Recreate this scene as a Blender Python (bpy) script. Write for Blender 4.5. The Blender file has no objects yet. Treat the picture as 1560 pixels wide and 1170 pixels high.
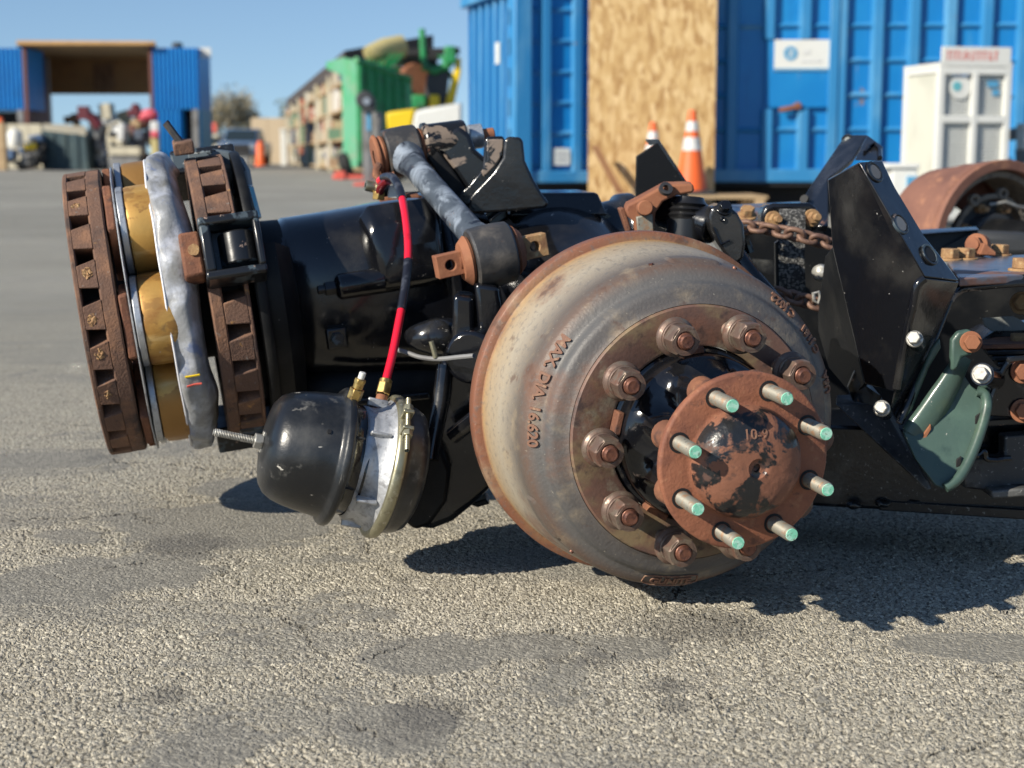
import bpy, bmesh, math, random
import numpy as np
from mathutils import Vector, Matrix, Euler, noise as mnoise
PI = math.pi
random.seed(7)
S = bpy.context.scene
COL = S.collection

# ------------------------------------------------------------ camera, sky, sun, exposure
H = 0.615                                   # camera height above the tarmac
FPX, CX, CY = 2342.0, 780.0, 585.0          # the photograph's focal length and centre in its own pixels
PITCH = math.atan((585 - 234) / FPX)
cam_d = bpy.data.cameras.new('camera')
cam_d.sensor_width = 36.0
cam_d.lens = FPX / 1560 * 36.0
cam_d.clip_start = 0.05
cam_d.clip_end = 3000
cam_d.dof.use_dof = True
cam_d.dof.focus_distance = 2.02
cam_d.dof.aperture_fstop = 6.0
cam = bpy.data.objects.new('camera', cam_d)
COL.objects.link(cam)
cam.location = (0, 0, H)
cam.rotation_euler = (PI / 2 - PITCH, 0, 0)
S.camera = cam

SUN_AZ = math.radians(53.0)      # the light travels this far to the right of the view direction
SUN_EL = math.radians(30.0)
w = bpy.data.worlds.new('World')
S.world = w
w.use_nodes = True
wn = w.node_tree
wn.nodes.clear()
o_ = wn.nodes.new('ShaderNodeOutputWorld')
bg = wn.nodes.new('ShaderNodeBackground')
sky = wn.nodes.new('ShaderNodeTexSky')
sky.sky_type = 'NISHITA'
sky.sun_disc = False
sky.sun_elevation = SUN_EL
sky.sun_rotation = math.radians(180) + SUN_AZ     # behind the camera, to its left
sky.air_density = 1.0
sky.dust_density = 0.1
sky.ozone_density = 3.5
tc = wn.nodes.new('ShaderNodeTexCoord')
lift = wn.nodes.new('ShaderNodeVectorMath'); lift.operation = 'ADD'
lift.inputs[1].default_value = (0, 0, 0.088)
nrm = wn.nodes.new('ShaderNodeVectorMath'); nrm.operation = 'NORMALIZE'
wn.links.new(tc.outputs['Generated'], lift.inputs[0])
wn.links.new(lift.outputs[0], nrm.inputs[0])
wn.links.new(nrm.outputs[0], sky.inputs['Vector'])
bg.inputs['Strength'].default_value = 0.098
wn.links.new(sky.outputs['Color'], bg.inputs['Color'])
wn.links.new(bg.outputs[0], o_.inputs['Surface'])

sl = bpy.data.lights.new('sun', 'SUN')
sl.energy = 5.0
sl.angle = math.radians(0.55)
sl.color = (1.0, 0.925, 0.79)
sun = bpy.data.objects.new('sun', sl)
COL.objects.link(sun)
sdir = Vector((math.sin(SUN_AZ) * math.cos(SUN_EL), math.cos(SUN_AZ) * math.cos(SUN_EL), -math.sin(SUN_EL)))
sun.rotation_euler = sdir.to_track_quat('-Z', 'Y').to_euler()
sun.location = (-4, -6, 5)
S.view_settings.view_transform = 'Standard'
S.view_settings.look = 'None'
S.view_settings.exposure = 0.42
S.view_settings.gamma = 1.0
S.view_settings.use_curve_mapping = False
S.render.engine = 'CYCLES'
S.cycles.max_bounces = 5
S.cycles.diffuse_bounces = 3
S.cycles.glossy_bounces = 3
S.cycles.use_denoising = True
S.cycles.sample_clamp_indirect = 4.0

# ------------------------------------------------------------ measuring the place
_fw = Vector((0, math.cos(PITCH), -math.sin(PITCH)))
_up = Vector((0, math.sin(PITCH), math.cos(PITCH)))
def P(px, py, Y):
    """the point seen at (px, py) of the photograph that lies Y metres in front of the camera"""
    d = _fw + Vector((1, 0, 0)) * ((px - CX) / FPX) + _up * ((CY - py) / FPX)
    return Vector((0, 0, H)) + d * (Y / d.y)
def G(px, Y, z=0.0):
    """the point at height z, Y metres away, in the column px"""
    return Vector(((px - CX) / FPX * (Y * math.cos(PITCH) + (H - z) * math.sin(PITCH)), Y, z))
def frame(o, zaxis, upv=(0, 0, 1)):
    z = Vector(zaxis).normalized()
    x = Vector(upv).cross(z).normalized()
    y = z.cross(x)
    m = Matrix((x, y, z)).transposed().to_4x4()
    m.translation = Vector(o)
    return m
def T(x, y, z): return Matrix.Translation((x, y, z))
def RX(a): return Matrix.Rotation(a, 4, 'X')
def RY(a): return Matrix.Rotation(a, 4, 'Y')
def RZ(a): return Matrix.Rotation(a, 4, 'Z')
ID = Matrix.Identity(4)

# ------------------------------------------------------------ mesh helpers
class MB:
    def __init__(s): s.v = []; s.f = []
    def add(s, vs, fs, M=ID):
        n = len(s.v)
        s.v += [M @ Vector(p) for p in vs]
        s.f += [tuple(i + n for i in f) for f in fs]
        return s
    def box(s, c, d, M=ID):
        x, y, z = c; a, b, e = d[0] / 2, d[1] / 2, d[2] / 2
        vs = [(x + i * a, y + j * b, z + k * e) for i in (-1, 1) for j in (-1, 1) for k in (-1, 1)]
        return s.add(vs, [(0, 1, 3, 2), (4, 6, 7, 5), (0, 4, 5, 1), (2, 3, 7, 6), (0, 2, 6, 4), (1, 5, 7, 3)], M)
    def lathe(s, prof, seg=32, M=ID, a0=0.0, a1=None, rf=None):
        """profile of (r, z) turned about z; closed ring unless a1 is given"""
        full = a1 is None
        n = seg if full else seg + 1
        vs = []; fs = []
        for j, (r, z) in enumerate(prof):
            for i in range(n):
                a = a0 + (2 * PI * i / seg if full else (a1 - a0) * i / seg)
                rr = r if rf is None else rf(r, z, a)
                vs.append((rr * math.cos(a), rr * math.sin(a), z))
        m = len(prof)
        for j in range(m - 1):
            for i in range(n if full else n - 1):
                k = (i + 1) % n
                fs.append((j * n + i, j * n + k, (j + 1) * n + k, (j + 1) * n + i))
        return s.add(vs, fs, M)
    def cyl(s, r, z0, z1, seg=20, M=ID, r2=None, a0=0.0):
        r2 = r if r2 is None else r2
        vs = [(r * math.cos(a0 + 2 * PI * i / seg), r * math.sin(a0 + 2 * PI * i / seg), z0) for i in range(seg)]
        vs += [(r2 * math.cos(a0 + 2 * PI * i / seg), r2 * math.sin(a0 + 2 * PI * i / seg), z1) for i in range(seg)]
        fs = [(i, (i + 1) % seg, seg + (i + 1) % seg, seg + i) for i in range(seg)]
        fs += [tuple(range(seg - 1, -1, -1)), tuple(range(seg, 2 * seg))]
        return s.add(vs, fs, M)
    def ring(s, ro, ri, z0, z1, seg=32, M=ID):
        return s.lathe([(ri, z0), (ro, z0), (ro, z1), (ri, z1), (ri, z0)], seg, M)
    def prism(s, poly, z0, z1, M=ID):
        n = len(poly)
        vs = [(x, y, z0) for x, y in poly] + [(x, y, z1) for x, y in poly]
        fs = [tuple(range(n - 1, -1, -1)), tuple(range(n, 2 * n))]
        fs += [(i, (i + 1) % n, n + (i + 1) % n, n + i) for i in range(n)]
        return s.add(vs, fs, M)
    def loft(s, secs, caps=True, M=ID):
        n = len(secs[0]); vs = [p for q in secs for p in q]; fs = []
        for j in range(len(secs) - 1):
            for i in range(n):
                k = (i + 1) % n
                fs.append((j * n + i, j * n + k, (j + 1) * n + k, (j + 1) * n + i))
        if caps: fs += [tuple(range(n - 1, -1, -1)), tuple(range((len(secs) - 1) * n, len(secs) * n))]
        return s.add(vs, fs, M)
    def tube(s, path, r, seg=10, closed=False, M=ID, rs=None):
        pts = [Vector(p) for p in path]; n = len(pts); secs = []
        prev = None
        for i, p in enumerate(pts):
            if closed: t = pts[(i + 1) % n] - pts[i - 1]
            else: t = pts[min(i + 1, n - 1)] - pts[max(i - 1, 0)]
            t.normalize()
            if prev is None:
                a = Vector((0, 0, 1)) if abs(t.z) < .9 else Vector((1, 0, 0))
                x = t.cross(a).normalized()
            else:
                x = (prev - t * prev.dot(t)).normalized()
            prev = x; y = t.cross(x)
            rr = r if rs is None else rs[i]
            secs.append([p + (x * math.cos(2 * PI * k / seg) + y * math.sin(2 * PI * k / seg)) * rr for k in range(seg)])
        if closed:
            vs = [p for q in secs for p in q]; fs = []
            for j in range(n):
                for i in range(seg):
                    k = (i + 1) % seg; j2 = (j + 1) % n
                    fs.append((j * seg + i, j * seg + k, j2 * seg + k, j2 * seg + i))
            return s.add(vs, fs, M)
        return s.loft(secs, True, M)
    def plate(s, pts, th=(0, 0.008, 0)):
        """pts: outline points in space, given thickness th as a vector"""
        th = Vector(th); n = len(pts)
        vs = [Vector(p) for p in pts] + [Vector(p) + th for p in pts]
        fs = [tuple(range(n)), tuple(range(2 * n - 1, n - 1, -1))]
        fs += [(i, n + i, n + (i + 1) % n, (i + 1) % n) for i in range(n)]
        return s.add(vs, fs)
    def sphere(s, c, r, M=ID, u=16, v=10, sc=(1, 1, 1)):
        prof = [(max(1e-4, r * math.sin(PI * j / v)), -r * math.cos(PI * j / v)) for j in range(v + 1)]
        return s.lathe(prof, u, M @ T(*c) @ Matrix.Diagonal((*sc, 1)))
    def jit(s, amt, scale, seed=0.0):
        o = Vector((seed * 7.3, seed * 3.1, seed))
        s.v = [p + mnoise.noise_vector(p * scale + o) * amt for p in s.v]
        return s

def tag(o, label=None, cat=None, group=None, kind=None):
    if label: o['label'] = label
    if cat: o['category'] = cat
    if group: o['group'] = group
    if kind: o['kind'] = kind
    return o
def thing(name, label, cat, M=ID, group=None):
    o = bpy.data.objects.new(name, None)
    o.empty_display_size = 0.05
    COL.objects.link(o)
    o.matrix_world = M if isinstance(M, Matrix) else Matrix.Translation(M)
    return tag(o, label, cat, group, 'thing')
def frame_of(o):
    m = o.matrix_basis.copy()
    while o.parent: o = o.parent; m = o.matrix_basis @ m
    return m
def build(mb, name, mat, parent=None, world=False, bevel=0.0, smooth=35, segs=2, recalc=True, loc=None, sub=0):
    """link one mesh object; world=True means the builder holds world coordinates"""
    vs = mb.v
    if parent is not None and world:
        inv = frame_of(parent).inverted(); vs = [inv @ p for p in vs]
    if parent is None and loc is not None: vs = [p - Vector(loc) for p in vs]
    me = bpy.data.meshes.new(name)
    me.from_pydata([tuple(p) for p in vs], [], mb.f)
    if recalc:
        bm = bmesh.new(); bm.from_mesh(me)
        bmesh.ops.remove_doubles(bm, verts=bm.verts, dist=1e-6)
        bmesh.ops.recalc_face_normals(bm, faces=bm.faces)
        bm.to_mesh(me); bm.free()
    if smooth:
        me.shade_smooth()
        me.set_sharp_from_angle(angle=math.radians(smooth))
    me.materials.append(mat)
    o = bpy.data.objects.new(name, me)
    COL.objects.link(o)
    if parent is not None: o.parent = parent
    elif loc is not None: o.location = loc
    if bevel:
        b = o.modifiers.new('bevel', 'BEVEL'); b.width = bevel; b.segments = segs; b.limit_method = 'ANGLE'; b.angle_limit = math.radians(40)
    if sub:
        b = o.modifiers.new('subd', 'SUBSURF'); b.levels = sub; b.render_levels = sub
    return o
def children(o): return [c for c in bpy.data.objects if c.parent is o]
KIDS = {}
def copy_tree(o, parent=None, kids=None):
    c = o.copy(); COL.objects.link(c); c.parent = parent
    for ch in (kids or children)(o): copy_tree(ch, c, kids)
    return c

# ------------------------------------------------------------ materials
def mat(name, col, rough=.5, metal=0.0, layers=(), bump=None, coat=0.0, spec=.5, ramp=None, bump2=None, world=False):
    """layers: dicts c=(colour), s=scale, lo, hi, r=roughness, m=metal, st=stretch, a=amount; ramp: (axis, a, b, [(t,colour)]) colour along an object axis"""
    m = bpy.data.materials.new(name); m.use_nodes = True
    nt = m.node_tree; N = nt.nodes; L = nt.links
    b = N['Principled BSDF']
    b.inputs['Specular IOR Level'].default_value = spec
    b.inputs['Coat Weight'].default_value = coat
    b.inputs['Coat Roughness'].default_value = .08
    tc = N.new('ShaderNodeTexCoord'); oi = N.new('ShaderNodeObjectInfo')
    off = N.new('ShaderNodeVectorMath'); off.operation = 'MULTIPLY_ADD'
    off.inputs[1].default_value = (1, 1, 1)
    sc = N.new('ShaderNodeVectorMath'); sc.operation = 'SCALE'; sc.inputs['Scale'].default_value = 0.0 if ramp else 9.0
    L.new(oi.outputs['Random'], sc.inputs[0])
    L.new(tc.outputs['Object'], off.inputs[0]); L.new(sc.outputs[0], off.inputs[2])
    V = off.outputs[0]
    def rgb(c):
        n = N.new('ShaderNodeRGB'); n.outputs[0].default_value = (*c, 1); return n.outputs[0]
    def val(x):
        n = N.new('ShaderNodeValue'); n.outputs[0].default_value = x; return n.outputs[0]
    C = rgb(col); R = val(rough); Mt = val(metal)
    if ramp:
        ax, a, bb, stops = ramp[:4]
        sx = N.new('ShaderNodeSeparateXYZ'); L.new(tc.outputs['Object'], sx.inputs[0])
        src = sx.outputs[ax]
        nz = N.new('ShaderNodeTexNoise'); nz.inputs['Scale'].default_value = ramp[4] if len(ramp) > 4 else 12; nz.inputs['Detail'].default_value = 4
        L.new(V, nz.inputs['Vector'])
        ma = N.new('ShaderNodeMath'); ma.operation = 'MULTIPLY_ADD'; ma.inputs[1].default_value = ramp[5] if len(ramp) > 5 else .02
        L.new(nz.outputs['Fac'], ma.inputs[0]); L.new(src, ma.inputs[2])
        mr = N.new('ShaderNodeMapRange'); mr.inputs['From Min'].default_value = a; mr.inputs['From Max'].default_value = bb
        L.new(ma.outputs[0], mr.inputs['Value'])
        cr = N.new('ShaderNodeValToRGB'); el = cr.color_ramp.elements
        while len(el) < len(stops): el.new(.5)
        for e, (t, c) in zip(el, stops): e.position = t; e.color = (*c, 1)
        L.new(mr.outputs[0], cr.inputs[0]); C = cr.outputs[0]
    for ly in layers:
        vv = V
        if 'st' in ly:
            mp = N.new('ShaderNodeVectorMath'); mp.operation = 'MULTIPLY'; mp.inputs[1].default_value = ly['st']; L.new(V, mp.inputs[0]); vv = mp.outputs[0]
        if ly.get('vor'):
            n = N.new('ShaderNodeTexVoronoi'); n.inputs['Scale'].default_value = ly['s']; L.new(vv, n.inputs['Vector']); fac = n.outputs['Distance']
        else:
            n = N.new('ShaderNodeTexNoise'); n.inputs['Scale'].default_value = ly['s']; n.inputs['Detail'].default_value = ly.get('d', 6); n.inputs['Roughness'].default_value = ly.get('rg', .6)
            n.inputs['Distortion'].default_value = ly.get('dist', 0.0)
            L.new(vv, n.inputs['Vector']); fac = n.outputs['Fac']
        mr = N.new('ShaderNodeMapRange'); mr.interpolation_type = 'SMOOTHSTEP'
        mr.inputs['From Min'].default_value = ly['lo']; mr.inputs['From Max'].default_value = ly['hi']; mr.inputs['To Max'].default_value = ly.get('a', 1.0)
        L.new(fac, mr.inputs['Value']); F = mr.outputs[0]
        if ly.get('up'):                      # dust settles on faces that look up
            g = N.new('ShaderNodeNewGeometry'); s2 = N.new('ShaderNodeSeparateXYZ'); L.new(g.outputs['Normal'], s2.inputs[0])
            m2 = N.new('ShaderNodeMapRange'); m2.inputs['From Min'].default_value = .1; m2.inputs['From Max'].default_value = .9; L.new(s2.outputs[2], m2.inputs['Value'])
            m3 = N.new('ShaderNodeMath'); m3.operation = 'MULTIPLY'; L.new(F, m3.inputs[0]); L.new(m2.outputs[0], m3.inputs[1]); F = m3.outputs[0]
        x = N.new('ShaderNodeMix'); x.data_type = 'RGBA'; L.new(F, x.inputs[0]); L.new(C, x.inputs[6]); L.new(rgb(ly['c']), x.inputs[7]); C = x.outputs[2]
        if 'r' in ly:
            x = N.new('ShaderNodeMix'); L.new(F, x.inputs[0]); L.new(R, x.inputs[2]); L.new(val(ly['r']), x.inputs[3]); R = x.outputs[0]
        if 'm' in ly:
            x = N.new('ShaderNodeMix'); L.new(F, x.inputs[0]); L.new(Mt, x.inputs[2]); L.new(val(ly['m']), x.inputs[3]); Mt = x.outputs[0]
    L.new(C, b.inputs['Base Color']); L.new(R, b.inputs['Roughness']); L.new(Mt, b.inputs['Metallic'])
    last = None
    for bp in (bump, bump2):
        if not bp: continue
        n = N.new('ShaderNodeTexNoise'); n.inputs['Scale'].default_value = bp[0]; n.inputs['Detail'].default_value = 5; L.new(V, n.inputs['Vector'])
        u = N.new('ShaderNodeBump'); u.inputs['Strength'].default_value = bp[1]; u.inputs['Distance'].default_value = bp[2]
        L.new(n.outputs['Fac'], u.inputs['Height'])
        if last: L.new(last, u.inputs['Normal'])
        last = u.outputs[0]
    if last: L.new(last, b.inputs['Normal'])
    return m

RUSTA, RUSTB, RUSTC, RUSTD = (.155, .062, .034), (.26, .105, .05), (.07, .034, .026), (.34, .2, .1)
M = {}
M['rust'] = mat('rust', RUSTA, .82, 0, [dict(c=RUSTB, s=22, lo=.45, hi=.7), dict(c=RUSTC, s=35, lo=.52, hi=.68), dict(c=(.3, .16, .08), s=160, lo=.58, hi=.72, a=.6)], (300, .6, .0012), bump2=(60, .4, .002))
M['rust_brown'] = mat('rust_brown', (.135, .074, .05), .85, 0, [dict(c=(.235, .12, .068), s=22, lo=.45, hi=.7), dict(c=(.05, .034, .03), s=14, lo=.52, hi=.7), dict(c=(.24, .22, .2), s=120, lo=.62, hi=.72, a=.6), dict(c=(.42, .22, .07), s=38, lo=.64, hi=.72, a=.85)], (260, .8, .0016), bump2=(45, .5, .003))
M['rust_orange'] = mat('rust_orange', (.27, .105, .05), .8, 0, [dict(c=(.18, .066, .036), s=14, lo=.42, hi=.68), dict(c=(.33, .15, .075), s=60, lo=.55, hi=.72, a=.7), dict(c=(.06, .035, .03), s=28, lo=.66, hi=.72)], (240, .5, .001))
M['rust_flange'] = mat('rust_flange', (.255, .095, .05), .72, 0, [dict(c=(.17, .062, .036), s=26, lo=.45, hi=.68), dict(c=(.34, .16, .085), s=75, lo=.56, hi=.7, a=.6), dict(c=(.1, .045, .03), s=38, lo=.56, hi=.66, a=.8), dict(c=(.012, .01, .01), s=17, lo=.655, hi=.67, r=.4)], (300, .6, .0012), bump2=(60, .5, .002))
M['rust_yellow'] = mat('rust_yellow', (.34, .2, .09), .8, 0, [dict(c=(.2, .1, .05), s=60, lo=.45, hi=.7), dict(c=(.45, .33, .18), s=140, lo=.55, hi=.7)], (320, .6, .001))
M['nut'] = mat('nut_steel', (.15, .1, .078), .46, .4, [dict(c=(.24, .19, .145), s=70, lo=.48, hi=.65, r=.38, m=.6), dict(c=(.12, .055, .035), s=50, lo=.5, hi=.7, r=.7, m=.1)], (300, .25, .0006))
M['stud_tip'] = mat('stud_tip_copper', (.2, .085, .055), .45, .5, [dict(c=(.1, .045, .035), s=120, lo=.45, hi=.65)], (500, .5, .0006))
M['stud_grey'] = mat('stud_grey', (.24, .225, .185), .55, .35, [dict(c=(.28, .17, .1), s=90, lo=.5, hi=.66), dict(c=(.1, .09, .08), s=160, lo=.58, hi=.72)], (420, .4, .0005))
M['green_dot'] = mat('green_paint_dot', (.2, .58, .4), .6, 0, [dict(c=(.42, .7, .56), s=160, lo=.46, hi=.6), dict(c=(.16, .2, .15), s=260, lo=.58, hi=.66)], (600, .5, .0004))
M['black'] = mat('black_paint', (.0055, .006, .008), .14, 0, [dict(c=(.034, .032, .029), s=7, lo=.48, hi=.74, r=.45, a=.75), dict(c=(.09, .08, .07), s=11, lo=.45, hi=.8, r=.5, a=.2, up=1), dict(c=(.42, .4, .37), s=170, lo=.715, hi=.735, r=.7), dict(c=(.4, .36, .32), s=60, lo=.725, hi=.735, r=.7), dict(c=(.2, .1, .06), s=24, lo=.735, hi=.75, r=.8)], (30, .28, .003), coat=.28, bump2=(230, .16, .0009))
M['black_chipped'] = mat('black_chipped_paint', (.011, .012, .014), .28, 0, [dict(c=(.05, .07, .085), s=16, lo=.54, hi=.57, r=.5), dict(c=(.28, .2, .16), s=42, lo=.66, hi=.68, r=.8), dict(c=(.5, .47, .44), s=110, lo=.7, hi=.72, r=.8)], (50, .2, .002), coat=.15)
M['black_worn'] = mat('black_worn_paint', (.01, .011, .013), .25, 0, [dict(c=(.2, .155, .125), s=15, lo=.535, hi=.56, r=.6, dist=.6), dict(c=(.45, .42, .38), s=130, lo=.68, hi=.7, r=.7)], (60, .25, .002), coat=.25)
M['boss_worn'] = mat('worn_boss_paint', (.01, .011, .013), .25, 0, [dict(c=(.17, .13, .1), s=22, lo=.45, hi=.47, r=.65, dist=.8), dict(c=(.1, .05, .035), s=40, lo=.6, hi=.66)], (60, .5, .002))
M['black_matte'] = mat('black_matte', (.005, .0055, .0065), .5, 0, [dict(c=(.026, .025, .023), s=12, lo=.48, hi=.75, a=.7), dict(c=(.25, .24, .22), s=150, lo=.72, hi=.74)], (180, .3, .001), spec=.25)
M['sky_tint_black'] = mat('dusty_sky_tinted_black', (.008, .0095, .014), .2, 0, [dict(c=(.05, .055, .07), s=9, lo=.45, hi=.75, r=.45, a=.7), dict(c=(.25, .13, .08), s=12, lo=.64, hi=.68, st=(1, 1, .35))], (90, .15, .001), coat=.3)  # blue-grey of reflected sky put into the paint and its dust colour
M['rod'] = mat('rod_bluish_steel', (.06, .075, .095), .5, .1, [dict(c=(.235, .275, .33), s=18, lo=.42, hi=.64, r=.6, dist=1.0), dict(c=(.012, .016, .028), s=22, lo=.55, hi=.66, dist=1.2), dict(c=(.2, .12, .085), s=30, lo=.64, hi=.69)], (220, .45, .001))
M['bush'] = mat('bush_dark_steel', (.05, .05, .052), .45, .3, [dict(c=(.14, .125, .11), s=20, lo=.45, hi=.7, r=.55), dict(c=(.13, .07, .045), s=60, lo=.6, hi=.72)], (200, .4, .001))
M['gold'] = mat('varnished_copper', (.57, .33, .09), .38, .45, [dict(c=(.28, .12, .03), s=11, lo=.46, hi=.64, st=(1, 1, .5), r=.5), dict(c=(.36, .19, .055), s=6.5, lo=.53, hi=.545, st=(1, 1, .6)), dict(c=(.7, .5, .22), s=30, lo=.56, hi=.72, st=(1, 1, .15)), dict(c=(.09, .06, .035), s=13, lo=.62, hi=.72, r=.6, m=.1), dict(c=(.6, .52, .44), s=70, lo=.71, hi=.74, r=.8, m=0)], (160, .25, .0008))
M['alu'] = mat('aluminium_strip', (.5, .52, .54), .42, .7, [dict(c=(.3, .31, .33), s=60, lo=.5, hi=.7), dict(c=(.7, .71, .72), s=140, lo=.58, hi=.7), dict(c=(.16, .1, .07), s=40, lo=.66, hi=.72, m=0)], (250, .4, .0008))
M['cast_alu'] = mat('cast_aluminium', (.4, .41, .43), .5, .55, [dict(c=(.58, .59, .61), s=24, lo=.45, hi=.7), dict(c=(.1, .1, .105), s=13, lo=.58, hi=.72, m=0), dict(c=(.24, .24, .25), s=70, lo=.5, hi=.7)], (90, .5, .002))
M['khaki'] = mat('zinc_clamp', (.34, .32, .22), .38, .75, [dict(c=(.2, .18, .12), s=40, lo=.5, hi=.7), dict(c=(.5, .47, .36), s=90, lo=.56, hi=.7)], (160, .2, .0006))
M['brass'] = mat('brass', (.52, .36, .13), .34, .85, [dict(c=(.25, .15, .06), s=110, lo=.5, hi=.7)], (260, .2, .0005))
M['zinc'] = mat('zinc_bolt', (.33, .32, .29), .4, .4, [dict(c=(.22, .2, .17), s=150, lo=.5, hi=.66), dict(c=(.62, .61, .57), s=80, lo=.55, hi=.7)], (260, .3, .0006))
M['plastic_grey'] = mat('dirty_clear_plastic', (.25, .255, .26), .42, 0, [dict(c=(.42, .44, .49), s=26, lo=.42, hi=.66), dict(c=(.16, .155, .14), s=10, lo=.5, hi=.68, r=.6), dict(c=(.16, .2, .32), s=19, lo=.6, hi=.7)], (45, .6, .004), coat=.12, bump2=(170, .3, .0012))
M['plastic_edge'] = mat('white_plastic_edge', (.72, .72, .75), .45)
M['red_hose'] = mat('red_hose', (.72, .012, .035), .3, 0, [dict(c=(.42, .008, .02), s=30, lo=.55, hi=.75)], coat=.3)
M['dark_red'] = mat('dark_red_hose', (.14, .012, .016), .3, coat=.3)
M['tape'] = mat('black_tape', (.012, .013, .02), .33, 0, [dict(c=(.05, .055, .07), s=60, lo=.5, hi=.7)], (200, .3, .0006))
M['can'] = mat('chamber_black', (.0095, .0105, .012), .3, 0, [dict(c=(.04, .041, .042), s=10, lo=.42, hi=.72, r=.42), dict(c=(.13, .125, .11), s=5, lo=.52, hi=.74, a=.55, r=.6), dict(c=(.2, .19, .17), s=55, lo=.64, hi=.7, st=(1.5, .25, 1), a=.5), dict(c=(.17, .165, .15), s=15, lo=.62, hi=.72, a=.6), dict(c=(.4, .38, .34), s=70, lo=.7, hi=.72, st=(1, 1, .3))], (220, .3, .0008), coat=.12, bump2=(30, .2, .002))
M['webbing'] = mat('webbing', (.03, .03, .03), .85, 0, [dict(c=(.17, .165, .155), s=260, lo=.5, hi=.56, st=(1, 1, .6), d=2), dict(c=(.014, .014, .014), s=330, lo=.54, hi=.6, st=(.4, .4, 1.2), d=1), dict(c=(.25, .24, .22), s=300, lo=.6, hi=.66, st=(.3, .3, 1.6), a=.7)], (400, .8, .0012))
M['chain'] = mat('chain_rust', (.2, .115, .08), .6, .25, [dict(c=(.1, .055, .045), s=60, lo=.45, hi=.65), dict(c=(.3, .18, .12), s=120, lo=.55, hi=.7)], (260, .5, .0008))
M['green_steel'] = mat('green_painted_steel', (.05, .088, .072), .42, 0, [dict(c=(.075, .13, .1), s=9, lo=.42, hi=.7), dict(c=(.1, .12, .09), s=5, lo=.5, hi=.75, a=.5), dict(c=(.035, .065, .055), s=28, lo=.55, hi=.7), dict(c=(.33, .13, .06), s=17, lo=.685, hi=.7, r=.8), dict(c=(.09, .13, .06), s=6, lo=.58, hi=.76), dict(c=(.3, .3, .27), s=130, lo=.7, hi=.72)], (110, .3, .001), coat=.12, bump2=(26, .25, .003))
M['dusty_black'] = mat('dusty_black_steel', (.03, .031, .033), .45, 0, [dict(c=(.1, .1, .096), s=9, lo=.42, hi=.66), dict(c=(.24, .235, .22), s=160, lo=.6, hi=.68), dict(c=(.008, .008, .01), s=17, lo=.55, hi=.64)], (160, .5, .001))
M['steel_rust'] = mat('scuffed_plate_steel', (.2, .22, .26), .3, .65, [dict(c=(.2, .1, .07), s=9, lo=.5, hi=.6, r=.6, m=.1, st=(.4, 1, 1)), dict(c=(.04, .045, .06), s=26, lo=.58, hi=.68, m=.2)], (120, .35, .001))
M['beam_grey'] = mat('worn_black_beam', (.009, .01, .012), .3, 0, [dict(c=(.07, .07, .066), s=13, lo=.55, hi=.75), dict(c=(.2, .2, .19), s=150, lo=.62, hi=.7)], (160, .4, .001), coat=.1)
M['white_lid'] = mat('grey_label_plate', (.2, .21, .2), .6, 0, [dict(c=(.13, .135, .13), s=40, lo=.5, hi=.7)])
M['rubber'] = mat('rubber_boot', (.011, .011, .012), .35, coat=.1)
M['shadow_gap'] = mat('dark_interior', (.01, .01, .011), .7)
M['brake_lining'] = mat('brake_lining', (.17, .145, .115), .85, 0, [dict(c=(.1, .085, .07), s=40, lo=.45, hi=.7)], (160, .5, .001))
M['drum_rust'] = mat('rear_drum_rust', (.215, .098, .066), .8, 0, [dict(c=(.15, .068, .05), s=8, lo=.42, hi=.7), dict(c=(.33, .155, .09), s=20, lo=.55, hi=.72)], (130, .3, .001))
# the big drum: rust lip, chalky cream band, grey scoured shoulder, rust round the bolt face
M['drum'] = mat('drum_iron', (.2, .2, .2), .54, .08,
    [dict(c=(.36, .285, .19), s=16, lo=.52, hi=.72, a=.55), dict(c=(.165, .082, .052), s=5.5, lo=.52, hi=.66, a=.8, r=.75), dict(c=(.09, .05, .036), s=22, lo=.6, hi=.68, a=.6), dict(c=(.12, .115, .11), s=120, lo=.5, hi=.72, a=.55), dict(c=(.5, .45, .36), s=210, lo=.66, hi=.72, a=.5)],
    (240, .5, .0012), ramp=(2, -.315, -.06, [(0.0, (.2, .082, .048)), (.112, (.215, .088, .05)), (.128, (.34, .22, .11)), (.22, (.37, .285, .185)), (.41, (.335, .29, .225)), (.55, (.2, .172, .14)), (.66, (.115, .095, .08)), (.75, (.125, .083, .064)), (.79, (.12, .112, .106)), (.83, (.088, .088, .089)), (.9, (.1, .088, .082))], 9, .007), bump2=(70, .35, .0016))
M['drum_face'] = mat('drum_bolt_face', (.15, .082, .062), .6, .1, [dict(c=(.22, .16, .09), s=12, lo=.46, hi=.62), dict(c=(.26, .23, .17), s=16, lo=.6, hi=.72), dict(c=(.07, .045, .04), s=34, lo=.52, hi=.68), dict(c=(.22, .1, .065), s=9, lo=.56, hi=.7)], (200, .4, .001))
M['dome'] = mat('flaking_dome', (.012, .013, .015), .3, 0, [dict(c=(.21, .085, .048), s=23, lo=.44, hi=.485, r=.8, dist=.5, d=9), dict(c=(.1, .048, .033), s=55, lo=.55, hi=.64, a=.7, r=.85), dict(c=(.33, .14, .08), s=45, lo=.56, hi=.68, a=.6, r=.8), dict(c=(.35, .33, .31), s=26, lo=.7, hi=.74)], (90, .6, .002), coat=.1)
M['letters_rust'] = mat('raised_letters_rust', (.2, .1, .065), .75, 0, [dict(c=(.3, .19, .12), s=120, lo=.5, hi=.7)], (300, .4, .0006))
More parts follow.
